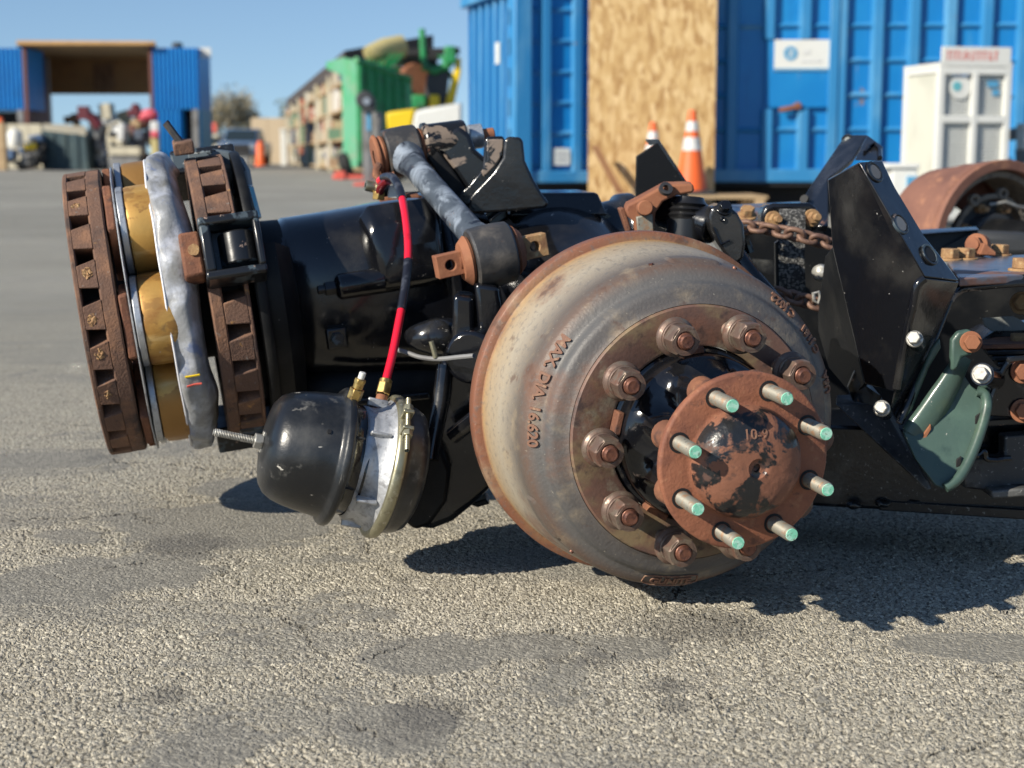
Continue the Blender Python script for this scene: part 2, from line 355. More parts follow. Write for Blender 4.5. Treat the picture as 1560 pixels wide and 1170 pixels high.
# background
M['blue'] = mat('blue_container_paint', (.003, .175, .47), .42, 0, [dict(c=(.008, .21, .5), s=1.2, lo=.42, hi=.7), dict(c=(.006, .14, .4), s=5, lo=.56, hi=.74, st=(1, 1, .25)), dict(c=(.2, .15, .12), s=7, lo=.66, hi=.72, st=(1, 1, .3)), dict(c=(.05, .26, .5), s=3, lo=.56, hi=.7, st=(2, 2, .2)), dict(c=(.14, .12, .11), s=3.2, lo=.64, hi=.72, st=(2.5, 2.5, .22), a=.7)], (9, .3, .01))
M['blue_rib'] = mat('faded_blue_rib_paint', (.028, .205, .44), .45, 0, [dict(c=(.1, .3, .5), s=2.5, lo=.45, hi=.7, st=(1, 1, .3)), dict(c=(.2, .15, .13), s=11, lo=.7, hi=.73)])
M['skid'] = mat('black_skid', (.012, .012, .014), .7)
M['grey_chipped'] = mat('chipped_grey_paint', (.095, .12, .14), .45, 0, [dict(c=(.01, .011, .013), s=26, lo=.545, hi=.565, r=.25), dict(c=(.4, .3, .26), s=60, lo=.66, hi=.68, r=.8)], (60, .3, .002))
M['white_paint'] = mat('white_paint', (.66, .66, .62), .5, 0, [dict(c=(.62, .62, .57), s=4, lo=.5, hi=.75)])
M['white_panel'] = mat('cream_panel', (.55, .55, .47), .55, 0, [dict(c=(.47, .47, .4), s=2.5, lo=.45, hi=.7)])
M['wire'] = mat('galvanised_mesh', (.6, .61, .58), .55, .1)
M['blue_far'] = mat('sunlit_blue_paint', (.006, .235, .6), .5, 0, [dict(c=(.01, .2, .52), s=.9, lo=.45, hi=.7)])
M['red_letters'] = mat('red_sign', (.62, .1, .07), .6)
M['sign_blue'] = mat('sign_blue', (.08, .3, .5), .6)
M['sign_teal'] = mat('sign_teal', (.12, .4, .45), .6)
M['sign_grey'] = mat('sign_grey', (.4, .4, .4), .6)
M['orange'] = mat('cone_orange', (.78, .13, .025), .5, 0, [dict(c=(.6, .1, .03), s=9, lo=.5, hi=.75)])
M['cone_white'] = mat('cone_reflective_white', (.62, .62, .6), .4, 0, [dict(c=(.45, .44, .41), s=14, lo=.5, hi=.72)])
M['timber'] = mat('timber', (.42, .3, .17), .8, 0, [dict(c=(.27, .17, .085), s=5, lo=.45, hi=.7, st=(.2, 4, 4))], (30, .3, .002))
M['timber_brown'] = mat('brown_timber', (.23, .11, .045), .75, 0, [dict(c=(.13, .055, .022), s=4, lo=.45, hi=.7, st=(1, 1, .3))])
M['ply_brown'] = mat('brown_ply', (.34, .16, .05), .7, 0, [dict(c=(.22, .1, .035), s=.8, lo=.45, hi=.7)])
M['ply_roof'] = mat('roof_ply', (.5, .29, .11), .7, 0, [dict(c=(.36, .2, .08), s=.8, lo=.45, hi=.7)])
M['red_brown'] = mat('red_brown_panel', (.13, .045, .034), .7)
M['bin'] = mat('bin_slate', (.035, .065, .075), .6, 0, [dict(c=(.06, .09, .09), s=1.2, lo=.45, hi=.7)])
M['cream'] = mat('cream_paint', (.52, .47, .35), .7, 0, [dict(c=(.4, .36, .27), s=2, lo=.45, hi=.7)])
M['tan_wall'] = mat('tan_render', (.5, .39, .26), .85, 0, [dict(c=(.42, .32, .21), s=.4, lo=.45, hi=.7)])
M['green'] = mat('green_machine', (.015, .22, .065), .5, 0, [dict(c=(.03, .1, .045), s=2.4, lo=.5, hi=.66), dict(c=(.03, .3, .11), s=1.1, lo=.45, hi=.7), dict(c=(.4, .42, .05), s=1.6, lo=.68, hi=.74)])
M['green_pale'] = mat('pale_green_paint', (.11, .34, .2), .5, 0, [dict(c=(.2, .3, .2), s=2.4, lo=.5, hi=.66), dict(c=(.04, .32, .12), s=1.1, lo=.45, hi=.65)])
M['yellow'] = mat('yellow_paint', (.75, .52, .01), .5)
M['dark_grey'] = mat('dark_grey_steel', (.035, .037, .04), .6)
M['mid_grey'] = mat('mid_grey_steel', (.2, .2, .2), .6, 0, [dict(c=(.12, .11, .1), s=3, lo=.45, hi=.7)])
M['straw'] = mat('straw_canvas', (.45, .38, .17), .8)
M['maroon'] = mat('maroon_paint', (.1, .012, .02), .5)
M['pink'] = mat('pink_tarp', (.6, .09, .12), .5)
M['glass_dark'] = mat('dark_glass', (.02, .03, .035), .08, spec=.8)
M['truck_blue'] = mat('truck_blue', (.09, .15, .26), .35, coat=.4)
M['chrome'] = mat('truck_silver', (.4, .42, .45), .3, .6)
M['tyre'] = mat('tyre', (.015, .015, .015), .8)
M['bark'] = mat('bark', (.11, .08, .055), .9)
M['leaf_brown'] = mat('dry_foliage', (.27, .235, .155), .8)  # lightened, distance haze put into the foliage colour
M['leaf_green'] = mat('olive_foliage', (.15, .16, .085), .8)
M['roof_dark'] = mat('dark_roof', (.06, .048, .042), .8)

def clutter_mat():
    m = bpy.data.materials.new('mixed_goods'); m.use_nodes = True
    N = m.node_tree.nodes; L = m.node_tree.links; b = N['Principled BSDF']
    g = N.new('ShaderNodeNewGeometry'); cr = N.new('ShaderNodeValToRGB'); cr.color_ramp.interpolation = 'CONSTANT'
    cols = [(.5, .45, .35), (.3, .2, .12), (.6, .58, .5), (.12, .22, .14), (.42, .34, .2), (.1, .12, .16), (.55, .5, .42), (.38, .12, .07), (.5, .42, .3), (.2, .26, .2), (.62, .6, .56)]
    el = cr.color_ramp.elements
    while len(el) < len(cols): el.new(.5)
    for i, c in enumerate(cols): el[i].position = i / len(cols); el[i].color = (*c, 1)
    L.new(g.outputs['Random Per Island'], cr.inputs[0]); L.new(cr.outputs[0], b.inputs['Base Color']); b.inputs['Roughness'].default_value = .7
    return m
M['clutter'] = clutter_mat()

def osb_mat():
    m = bpy.data.materials.new('strand_board'); m.use_nodes = True
    N = m.node_tree.nodes; L = m.node_tree.links; b = N['Principled BSDF']; b.inputs['Roughness'].default_value = .75
    tc = N.new('ShaderNodeTexCoord'); last = None; hs = []
    for k, (rot, sc) in enumerate(((.5, (26, 26, 9)), (-.7, (24, 24, 8)), (1.1, (30, 30, 10)))):
        mp = N.new('ShaderNodeMapping'); mp.inputs['Rotation'].default_value = (0, rot, 0); mp.inputs['Scale'].default_value = sc; mp.inputs['Location'].default_value = (k * 3.3, k, k * 1.7)
        L.new(tc.outputs['Object'], mp.inputs[0])
        v = N.new('ShaderNodeTexVoronoi'); v.inputs['Scale'].default_value = 1.0; L.new(mp.outputs[0], v.inputs['Vector'])
        cr = N.new('ShaderNodeValToRGB'); el = cr.color_ramp.elements
        el[0].position = 0; el[0].color = (.34, .19, .068, 1); el[1].position = 1; el[1].color = (.64, .46, .235, 1)
        e = el.new(.5); e.color = (.5, .325, .135, 1)
        s = N.new('ShaderNodeSeparateColor'); L.new(v.outputs['Color'], s.inputs[0]); L.new(s.outputs[k], cr.inputs[0])
        if last is None: last = cr.outputs[0]
        else:
            x = N.new('ShaderNodeMix'); x.data_type = 'RGBA'
            gt = N.new('ShaderNodeMath'); gt.operation = 'GREATER_THAN'; gt.inputs[1].default_value = .55
            s2 = N.new('ShaderNodeSeparateColor'); L.new(v.outputs['Color'], s2.inputs[0]); L.new(s2.outputs[(k + 1) % 3], gt.inputs[0])
            L.new(gt.outputs[0], x.inputs[0]); L.new(last, x.inputs[6]); L.new(cr.outputs[0], x.inputs[7]); last = x.outputs[2]
    L.new(last, b.inputs['Base Color'])
    return m
M['osb'] = osb_mat()

# ------------------------------------------------------------ the ground
def on_ground(px_, py_, hw, hh, t=0.0):
    d = _fw + Vector((1, 0, 0)) * ((px_ - CX) / FPX) + _up * ((CY - py_) / FPX)
    p = Vector((0, 0, H)) + d * (-H / d.z)
    d2 = _fw + _up * ((CY - py_ + hh) / FPX); p2 = Vector((0, 0, H)) + d2 * (-H / d2.z)
    return (round(p.x, 3), round(p.y, 3), round(hw * p.y / FPX, 3), round(abs(p2.y - p.y), 3), t)
TAR = [on_ground(590, 1112, 100, 40), on_ground(640, 1000, 130, 30, .45), on_ground(120, 885, 190, 38, .25), on_ground(330, 800, 240, 32, .2), on_ground(560, 770, 120, 18), on_ground(800, 985, 90, 20), on_ground(960, 990, 80, 18), on_ground(420, 745, 160, 16), on_ground(60, 700, 120, 14), on_ground(1480, 985, 120, 22)]
OIL = [on_ground(1060, 955, 120, 26), on_ground(1022, 1046, 46, 16), on_ground(1030, 1074, 34, 14), on_ground(650, 1085, 70, 26), on_ground(270, 830, 90, 16), on_ground(900, 1010, 40, 12), on_ground(250, 1060, 40, 14)]
def ground_mat():
    m = bpy.data.materials.new('worn_tarmac'); m.use_nodes = True
    m.displacement_method = 'BOTH'
    N = m.node_tree.nodes; L = m.node_tree.links; b = N['Principled BSDF']; out = N['Material Output']
    tc = N.new('ShaderNodeTexCoord'); V = tc.outputs['Object']
    def noise(s, d=4, r=.55, v=V, dist=0.0):
        n = N.new('ShaderNodeTexNoise'); n.inputs['Scale'].default_value = s; n.inputs['Detail'].default_value = d; n.inputs['Roughness'].default_value = r; n.inputs['Distortion'].default_value = dist
        L.new(v, n.inputs['Vector']); return n
    def mr(x, a, bb, c=0.0, d=1.0, smooth=True):
        n = N.new('ShaderNodeMapRange'); n.interpolation_type = 'SMOOTHSTEP' if smooth else 'LINEAR'
        for k, y in (('From Min', a), ('From Max', bb), ('To Min', c), ('To Max', d)): n.inputs[k].default_value = y
        L.new(x, n.inputs['Value']); return n.outputs[0]
    def mth(op, a, bb):
        n = N.new('ShaderNodeMath'); n.operation = op
        for i, y in enumerate((a, bb)):
            if isinstance(y, (int, float)): n.inputs[i].default_value = y
            else: L.new(y, n.inputs[i])
        return n.outputs[0]
    def mix(f, a, bb):
        x = N.new('ShaderNodeMix'); x.data_type = 'RGBA'
        L.new(f, x.inputs[0])
        for i, y in ((6, a), (7, bb)):
            if isinstance(y, tuple): x.inputs[i].default_value = (*y, 1)
            else: L.new(y, x.inputs[i])
        return x.outputs[2]
    # warp the cells a little so the stones are not round
    nw = noise(120, 3)
    wv = N.new('ShaderNodeVectorMath'); wv.operation = 'MULTIPLY_ADD'; wv.inputs[1].default_value = (.013, .013, 0); L.new(nw.outputs['Color'], wv.inputs[0]); L.new(V, wv.inputs[2])
    vo = N.new('ShaderNodeTexVoronoi'); vo.voronoi_dimensions = '2D'; vo.feature = 'SMOOTH_F1'; vo.inputs['Scale'].default_value = 172; vo.inputs['Smoothness'].default_value = .5
    L.new(wv.outputs[0], vo.inputs['Vector'])
    vr = N.new('ShaderNodeTexVoronoi'); vr.voronoi_dimensions = '2D'; vr.inputs['Scale'].default_value = 172; L.new(wv.outputs[0], vr.inputs['Vector'])
    sep = N.new('ShaderNodeSeparateColor'); L.new(vr.outputs['Color'], sep.inputs[0])
    stone = mr(vo.outputs['Distance'], .2, .75, 1.0, 0.0)
    n2 = noise(170, 3).outputs['Fac']; n1 = noise(75, 5, .65).outputs['Fac']; nb = noise(13, 4).outputs['Fac']
    tall = mth('MULTIPLY', stone, mr(sep.outputs[0], 0, 1, .35, 1.0, False))
    pits = mr(n1, .38, .48, 0, 1)
    hole = mth('MULTIPLY', mr(noise(230, 3, .6).outputs['Fac'], .31, .375, 1, 0), mr(noise(34, 3).outputs['Fac'], .4, .55))
    h0 = mth('MULTIPLY', tall, mth('MULTIPLY_ADD', pits, .6) if False else mth('ADD', mth('MULTIPLY', pits, .65), .35))
    sx = N.new('ShaderNodeSeparateXYZ'); L.new(V, sx.inputs[0])
    edge_n = noise(5.5, 6, .65, dist=.5).outputs['Fac']
    def spots(lst, nz, jt, gain, lo=.74, hi=1.0, wob=3.6):
        """smears and stains lying at their own places on the yard: (x, y, half length, half width, turn)"""
        out_ = None
        for (x, y, a, bb, t) in lst:
            c_, s_ = math.cos(t), math.sin(t)
            dx = mth('SUBTRACT', sx.outputs[0], x); dy = mth('SUBTRACT', sx.outputs[1], y)
            u = mth('DIVIDE', mth('ADD', mth('MULTIPLY', dx, c_), mth('MULTIPLY', dy, s_)), a)
            v = mth('DIVIDE', mth('SUBTRACT', mth('MULTIPLY', dy, c_), mth('MULTIPLY', dx, s_)), bb)
            r2 = mth('ADD', mth('MULTIPLY', u, u), mth('MULTIPLY', v, v))
            e = mth('ADD', mth('ADD', r2, mth('MULTIPLY', mth('SUBTRACT', edge_n, .5), wob)), mth('MULTIPLY', jt, 2.0))
            f = mr(e, lo, hi, gain, 0)
            out_ = f if out_ is None else mth('MAXIMUM', out_, f)
        return out_
    # smoother, greyer sealed patches with edges of their own
    ps = noise(2.6, 7, .66, dist=.8).outputs['Fac']
    st = N.new('ShaderNodeVectorMath'); st.operation = 'MULTIPLY'; st.inputs[1].default_value = (.55, 1.5, 1); L.new(V, st.inputs[0])
    ps2 = noise(1.35, 6, .6, st.outputs[0], .6).outputs['Fac']
    jit = mth('MULTIPLY', mth('SUBTRACT', n1, .5), .16)
    patch = mth('MAXIMUM', mr(mth('ADD', ps, jit), .56, .6), mth('MULTIPLY', mr(mth('ADD', ps2, jit), .53, .575), .7))
    patch = mth('MAXIMUM', patch, spots(TAR, ps, jit, 1.0))
    soft = mth('SUBTRACT', 1.0, mth('MULTIPLY', patch, .66))
    hs = mth('MULTIPLY', h0, soft)
    hp = mth('ADD', hs, mth('MULTIPLY', patch, .42))
    hh = mth('ADD', mth('ADD', hp, mth('MULTIPLY', n2, .28)), mth('MULTIPLY', nb, .9))
    # cracks
    nc = noise(7, 5, .65)
    wc = N.new('ShaderNodeVectorMath'); wc.operation = 'MULTIPLY_ADD'; wc.inputs[1].default_value = (.14, .14, 0); L.new(nc.outputs['Color'], wc.inputs[0]); L.new(V, wc.inputs[2])
    vc = N.new('ShaderNodeTexVoronoi'); vc.voronoi_dimensions = '2D'; vc.feature = 'DISTANCE_TO_EDGE'; vc.inputs['Scale'].default_value = 2.3; L.new(wc.outputs[0], vc.inputs['Vector'])
    crack = mth('MULTIPLY', mr(vc.outputs['Distance'], .001, .008, 1, 0), mr(noise(2.6, 5).outputs['Fac'], .47, .55))
    hole = mth('MULTIPLY', hole, mth('SUBTRACT', 1.0, mth('MULTIPLY', patch, .75)))
    hh = mth('SUBTRACT', mth('SUBTRACT', hh, mth('MULTIPLY', crack, 1.0)), mth('MULTIPLY', hole, .7))
    # colour: pale chalky stone tops, bitumen between, grey patches, oil
    top = mix(sep.outputs[1], (.455, .412, .322), (.635, .585, .475))
    top = mix(mr(n2, .35, .7), (.33, .3, .24), top)
    c = mix(mr(h0, .02, .24), (.15, .135, .105), top)
    c = mix(mr(hole, 0, 1, 0, .85), c, (.03, .027, .022))
    c = mix(mr(sep.outputs[2], .8, .95, 0, .5), c, (.26, .24, .21))
    pc = mix(mr(n1, .35, .65), (.165, .156, .135), (.255, .24, .206))
    c = mix(mth('MULTIPLY', patch, .84), c, pc)
    big = noise(.55, 5, .6).outputs['Fac']
    c = mix(mr(big, .42, .62, 0, .25), c, (.27, .255, .215))
    oil = mth('MAXIMUM', mth('MULTIPLY', mr(noise(4.3, 5, .65).outputs['Fac'], .6, .7), .5), mth('MULTIPLY', spots(OIL, None, jit, 1.0, .1, 1.35, 4.6), .55))
    c = mix(oil, c, (.1, .095, .088))
    c = mix(mth('MULTIPLY', crack, .85), c, (.03, .028, .026))
    # the yard's colour blends to a plain grey further off
    sy = N.new('ShaderNodeSeparateXYZ'); L.new(V, sy.inputs[0])
    c = mix(mr(sy.outputs[1], 2.8, 7.0, 0, .8), c, mix(mr(noise(.35, 4).outputs['Fac'], .4, .6), (.25, .24, .207), (.325, .31, .268)))
    L.new(c, b.inputs['Base Color']); b.inputs['Roughness'].default_value = .88; b.inputs['Specular IOR Level'].default_value = .3
    d = N.new('ShaderNodeDisplacement'); d.inputs['Midlevel'].default_value = .8; d.inputs['Scale'].default_value = .005
    L.new(hh, d.inputs['Height']); L.new(d.outputs[0], out.inputs['Displacement'])
    return m
M['ground'] = ground_mat()
def axis_pts(a, b, step, lo, hi, g):
    pts = list(np.arange(a, b, step)); s = step
    x = pts[-1]
    while x < hi: s *= g; x += s; pts.append(x)
    s = step; x = a; pre = []
    while x > lo: s *= g; x -= s; pre.append(x)
    return np.array(pre[::-1] + pts)
gx = axis_pts(-.62, .66, .0032, -600, 600, 1.035)
gy = axis_pts(1.32, 2.35, .003, -60, 1500, 1.022)
X, Y = np.meshgrid(gx, gy)
nv = X.size; nxg, nyg = len(gx), len(gy)
co = np.zeros((nv, 3), np.float32); co[:, 0] = X.ravel(); co[:, 1] = Y.ravel()
idx = np.arange(nv).reshape(nyg, nxg)
q = np.stack([idx[:-1, :-1], idx[:-1, 1:], idx[1:, 1:], idx[1:, :-1]], -1).reshape(-1, 4)
me = bpy.data.meshes.new('ground')
me.vertices.add(nv); me.vertices.foreach_set('co', co.ravel())
me.loops.add(q.size); me.loops.foreach_set('vertex_index', q.ravel().astype(np.int32))
me.polygons.add(len(q)); me.polygons.foreach_set('loop_start', np.arange(0, q.size, 4, dtype=np.int32))
me.polygons.foreach_set('loop_total', np.full(len(q), 4, np.int32))
me.polygons.foreach_set('use_smooth', np.ones(len(q), bool))
me.update(); me.validate()
me.materials.append(M['ground'])
ground = bpy.data.objects.new('ground', me); COL.objects.link(ground)
tag(ground, 'worn pale tarmac of the yard with cracks and grey patches', kind='structure')
def smooth_path(pts, n=8):
    out = []
    P4 = [pts[0]] + pts + [pts[-1]]
    for i in range(len(pts) - 1):
        a, b, c, d = P4[i:i + 4]
        for k in range(n):
            t = k / n
            out.append(.5 * ((2 * b) + (c - a) * t + (2 * a - 5 * b + 4 * c - d) * t * t + (3 * b - a - 3 * c + d) * t ** 3))
    return out + [pts[-1]]
def px(pts, Y=None): return [P(p[0], p[1], (p[2] if len(p) > 2 else Y)) for p in pts]
# ------------------------------------------------------------ wheel end: drum, hub, axle shaft
C0 = Vector((0.26139, 1.89683, 0.21464 + .035))
AX = Vector((0.26472, -0.96371, -0.0346)).normalized()
FH = frame(C0, AX)                       # z points out of the wheel towards the camera
def dprof(s):                            # radius of the drum's outside at depth s
    t = [(-.315, .247), (-.29, .247), (-.288, .2345), (-.27, .2345), (-.24, .233), (-.215, .2305), (-.2, .2275), (-.19, .225), (-.17, .2205), (-.16, .2235), (-.146, .2225), (-.136, .2208), (-.1275, .2175), (-.1205, .2105), (-.1165, .204), (-.113, .1995), (-.108, .1968), (-.103, .1945), (-.0985, .1912), (-.095, .1865), (-.0925, .1805)]
    for (a, r), (b, q) in zip(t, t[1:]):
        if a <= s <= b: return r + (q - r) * (s - a) / (b - a)
    return t[-1][1]
drum = thing('brake_drum', 'large rust-rimmed chalky grey brake drum with raised lettering, nearest the camera', 'brake drum', FH)
prof = [(.186, -.112), (.199, -.14), (.206, -.29), (.210, -.315), (.2455, -.3155), (.247, -.314), (.247, -.292), (.2455, -.29), (.236, -.2885), (.2345, -.286), (.2345, -.27), (.233, -.24), (.2305, -.215), (.2275, -.2), (.2262, -.19), (.2245, -.178), (.2238, -.17)] + [(v.x, v.y) for v in smooth_path([Vector(p) for p in [(.2236, -.16), (.2225, -.146), (.2208, -.136), (.2175, -.1275), (.2105, -.1205), (.2040, -.1165), (.2003, -.1138), (.1982, -.1095), (.1966, -.1045), (.1945, -.1000), (.1905, -.0965), (.1855, -.0943), (.1805, -.0925), (.175, -.0900), (.1712, -.0870)]], 4)]
o = build(MB().lathe(prof, 160), 'drum_shell', M['drum'], drum, smooth=50)
face = MB().lathe([(.1705, -.087), (.1695, -.0845), (.168, -.083), (.12, -.083), (.117, -.0845), (.1165, -.1), (.1165, -.118), (.186, -.1125)], 96)
build(face, 'bolt_face', M['drum_face'], drum, smooth=40)
def patch_on(s0, s1, a0, a1, h):
    n = 14; secs = []
    sv = np.linspace(s0, s1, 6)
    mbp = MB(); vs = []; fs = []
    for j, s in enumerate(sv):
        e = .0 if j in (0, 5) else 1.0
        for i in range(n + 1):
            a = a0 + (a1 - a0) * i / n
            k = -.001 if (e == 0 or i in (0, n)) else h
            r = dprof(s) + k
            vs.append((r * math.cos(a), r * math.sin(a), s))
    for j in range(5):
        for i in range(n):
            fs.append((j * (n + 1) + i, j * (n + 1) + i + 1, (j + 1) * (n + 1) + i + 1, (j + 1) * (n + 1) + i))
    return MB().add(vs, fs)
for a0, a1 in ((math.radians(76), math.radians(96)), (math.radians(203), math.radians(222))):
    build(patch_on(-.168, -.132, a0, a1, .003), 'balance_pad', M['drum'], drum, recalc=False)
FONTCACHE = {}
def text_geo(body, size, depth, fat=0.0):
    cu = bpy.data.curves.new('t', 'FONT'); cu.body = body; cu.size = size; cu.extrude = depth; cu.resolution_u = 3; cu.offset = fat
    cu.align_x = 'CENTER'; cu.align_y = 'CENTER'
    ob = bpy.data.objects.new('t', cu)
    me = ob.to_mesh()
    vs = [v.co.copy() for v in me.vertices]; fs = [tuple(p.vertices) for p in me.polygons]
    ob.to_mesh_clear(); bpy.data.objects.remove(ob); bpy.data.curves.remove(cu)
    return vs, fs
BN = Vector((.6, .8))                  # the lettered band slopes forward: (radial, axial) normal
def on_band(x, y, ang, h):
    # y runs towards the wheel's centre along the sloping band
    r = .2105 - y * BN.y + h * BN.x; s = -.1207 + y * BN.x + h * BN.y
    a = ang + x / .2105
    return (r * math.cos(a), r * math.sin(a), s)
def drum_text(body, size, ang, s0, depth=.0018, gap=1.0, mk='letters_rust', squash=1.0):
    vs, fs = text_geo(body, size, depth, .0006)
    out = [on_band(v.x * gap, v.y * squash, ang, v.z + depth * .4) for v in vs]
    return build(MB().add(out, fs), 'lettering', M[mk], drum, smooth=0)
drum_text('MAX. DIA. 16.620', .0205, math.radians(163), 'band', gap=1.0)
drum_text('GUNITE', .0165, math.radians(266), 'band', gap=1.0)
# the oval round the maker's word
ov = []
for i in range(40):
    t = 2 * PI * i / 40
    x = .039 * max(-1, min(1, 1.15 * math.cos(t))); y = .0098 * max(-1, min(1, 1.25 * math.sin(t)))
    ov.append(on_band(x, y, math.radians(266), .0005))
build(MB().tube(ov, .0011, 6, closed=True), 'lettering_oval', M['letters_rust'], drum)
drum_text('C J022', .0165, math.radians(50), 'band')
drum_text('C J181', .0165, math.radians(33), 'band')
drum_text('USA', .0165, math.radians(15), 'band')
for a in (71, 102, 228):
    a = math.radians(a); r = dprof(-.14)
    build(MB().cyl(.0032, -.002, .0022, 10, T(r * math.cos(a), r * math.sin(a), -.14) @ RZ(a) @ RY(PI / 2)), 'balance_dimple', M['stud_tip'], drum)

hub = thing('wheel_hub', 'black lobed wheel hub carrying a ring of rusty wheel nuts on the nearest drum', 'wheel hub', FH)
PH10, PH8 = 0.0156, -0.3116
def lobe(a): return .5 + .5 * math.cos(8 * (a - PH8))
secs = []
for s, r, k in ((-.125, .1155, 0), (-.089, .1155, 0), (-.085, .1095, 0), (-.06, .109, 0), (-.054, .1075, 0), (-.05, .103, 0), (-.044, .0985, .05), (-.036, .0955, .18), (-.02, .0945, .3), (.0, .0945, .34), (.02, .0945, .34), (.034, .0945, .3), (.041, .0945, .12), (.045, .0955, .0), (.06, .0955, 0), (.0625, .094, 0)):
    n = 128
    secs.append([((r - .095 * k * (1 - lobe(2 * PI * i / n)) ** .7) * math.cos(2 * PI * i / n), (r - .095 * k * (1 - lobe(2 * PI * i / n)) ** .7) * math.sin(2 * PI * i / n), s) for i in range(n)])
build(MB().loft(secs), 'hub_body', M['black'], hub, smooth=40)
for k in range(5):
    a = PH10 + (2 * k + .5) * PI / 5 + .1
    build(MB().box((.1135, 0, -.079), (.0085, .03, .028), RZ(a)), 'pilot_pad', M['rust'], hub, bevel=.0015)
stud0 = nut0 = None
def hexn(r): return [(r * math.cos(PI / 3 * i), r * math.sin(PI / 3 * i)) for i in range(6)]
R10 = .142875
for k in range(10):
    a = PH10 + k * PI / 5
    L_ = T(R10 * math.cos(a), R10 * math.sin(a), 0) @ RZ(a * 1.7 + k)
    if stud0 is None:
        sp = [(.0001, .0)]
        sp = [(.0001, -.0008), (.0035, -.0012), (.0075, -.0006), (.0095, -.002), (.0102, -.005)]
        z = -.007
        sm = MB().lathe(sp + [(.0105 + (.0005 if i % 2 else -.0003), -.006 - i * .0011) for i in range(70)], 18)
        stud0 = build(sm, 'wheel_stud', M['stud_tip'], hub)
        nm = MB()
        nm.lathe([(.0112, -.0135), (.0112, -.0085), (.0125, -.0068), (.0158, -.0068)], 24)
        # chamfered hexagon body
        hp = []
        for r, z in ((.0178, -.0066), (.0199, -.0085), (.0206, -.0105), (.0206, -.033)):
            hp.append([(r * math.cos(PI / 3 * i), r * math.sin(PI / 3 * i), z) for i in range(6)])
        nm.loft(hp, False)
        nm.lathe([(.0158, -.0068), (.0183, -.0069)], 24)
        nm.cyl(.0215, -.036, -.0325, 28, r2=.0205)
        nut0 = build(nm, 'nut', M['nut'], stud0, bevel=.0006, smooth=30, recalc=True)
        ws = build(MB().lathe([(.0112, -.0455), (.0245, -.0455), (.0255, -.0445), (.0255, -.041), (.0245, -.0395), (.0215, -.0365), (.0112, -.0365)], 32), 'washer', M['nut'], stud0)
        sh = build(MB().cyl(.0108, -.0835, -.045, 18), 'shank', M['stud_grey'], stud0)
        st = stud0
        kids0 = [nut0, ws, sh]
    else:
        st = stud0.copy(); COL.objects.link(st); st.parent = hub
        for c in kids0:
            c2 = c.copy(); COL.objects.link(c2); c2.parent = st
    push = random.uniform(-.0035, .002) if k not in (8, 9) else 0
    st.matrix_basis = T(0, 0, push) @ L_

shaft = thing('axle_shaft', 'round rusty axle flange with a flaking black domed centre and green-tipped studs', 'axle shaft', FH)
fl = MB().lathe([(.06, .0635), (.105, .0635), (.1085, .0645), (.1097, .0665), (.1097, .073), (.1085, .0752), (.106, .0762), (.0765, .0762), (.0725, .0768), (.069, .079)], 96)
build(fl, 'flange', M['rust_flange'], shaft, smooth=45)
dm = MB().lathe([(.0705, .077), (.0695, .082), (.0675, .0895), (.064, .097), (.058, .1035), (.05, .1085), (.04, .112), (.028, .114), (.018, .1147), (.0125, .1148), (.0115, .113), (.009, .1115), (.0055, .1115), (.0045, .106), (.0001, .105)], 72)
dm.jit(.0006, 40)
build(dm, 'dome', M['dome'], shaft, smooth=60)
vs, fs = text_geo('10-9', .017, .0009)
def on_dome(v, cx_, cy_):
    x, y = v.x + cx_, v.y + cy_
    r = math.hypot(x, y)
    t = [(0, .1148), (.018, .1147), (.028, .114), (.04, .112), (.05, .1085), (.058, .1035), (.064, .097), (.07, .08)]
    z = np.interp(r, [q[0] for q in t], [q[1] for q in t])
    return (x, y, z + v.z + .0004)
build(MB().add([on_dome(v, -.003, .041) for v in vs], fs), 'lettering', M['letters_rust'], shaft, smooth=0)
fst0 = None
for k in range(8):
    a = PH8 + k * PI / 4
    L_ = T(.0901 * math.cos(a), .0901 * math.sin(a), 0) @ RZ(k)
    if fst0 is None:
        pr = [(.0099, .02)] + [(.0088 + (.00035 if i % 2 else -.0003), .0763 + i * .0011) for i in range(44)] + [(.0085, .1255), (.0075, .1272)]
        fst0 = build(MB().lathe(pr, 16), 'flange_stud', M['stud_grey'], shaft)
        tip = build(MB().cyl(.0078, .1266, .1279, 16, r2=.0074), 'painted_tip', M['green_dot'], fst0)
        hol = build(MB().ring(.0128, .0098, .0757, .0767, 24), 'stud_hole', M['shadow_gap'], fst0)
        slv = build(MB().lathe([(.0098, .03), (.0185, .03), (.0175, .05), (.0155, .0634), (.0098, .0634)], 20), 'sleeve', M['rust'], fst0)
        k4 = [tip, hol, slv]; st = fst0
    else:
        st = fst0.copy(); COL.objects.link(st); st.parent = shaft
        for c in k4:
            c2 = c.copy(); COL.objects.link(c2); c2.parent = st
    st.matrix_basis = L_

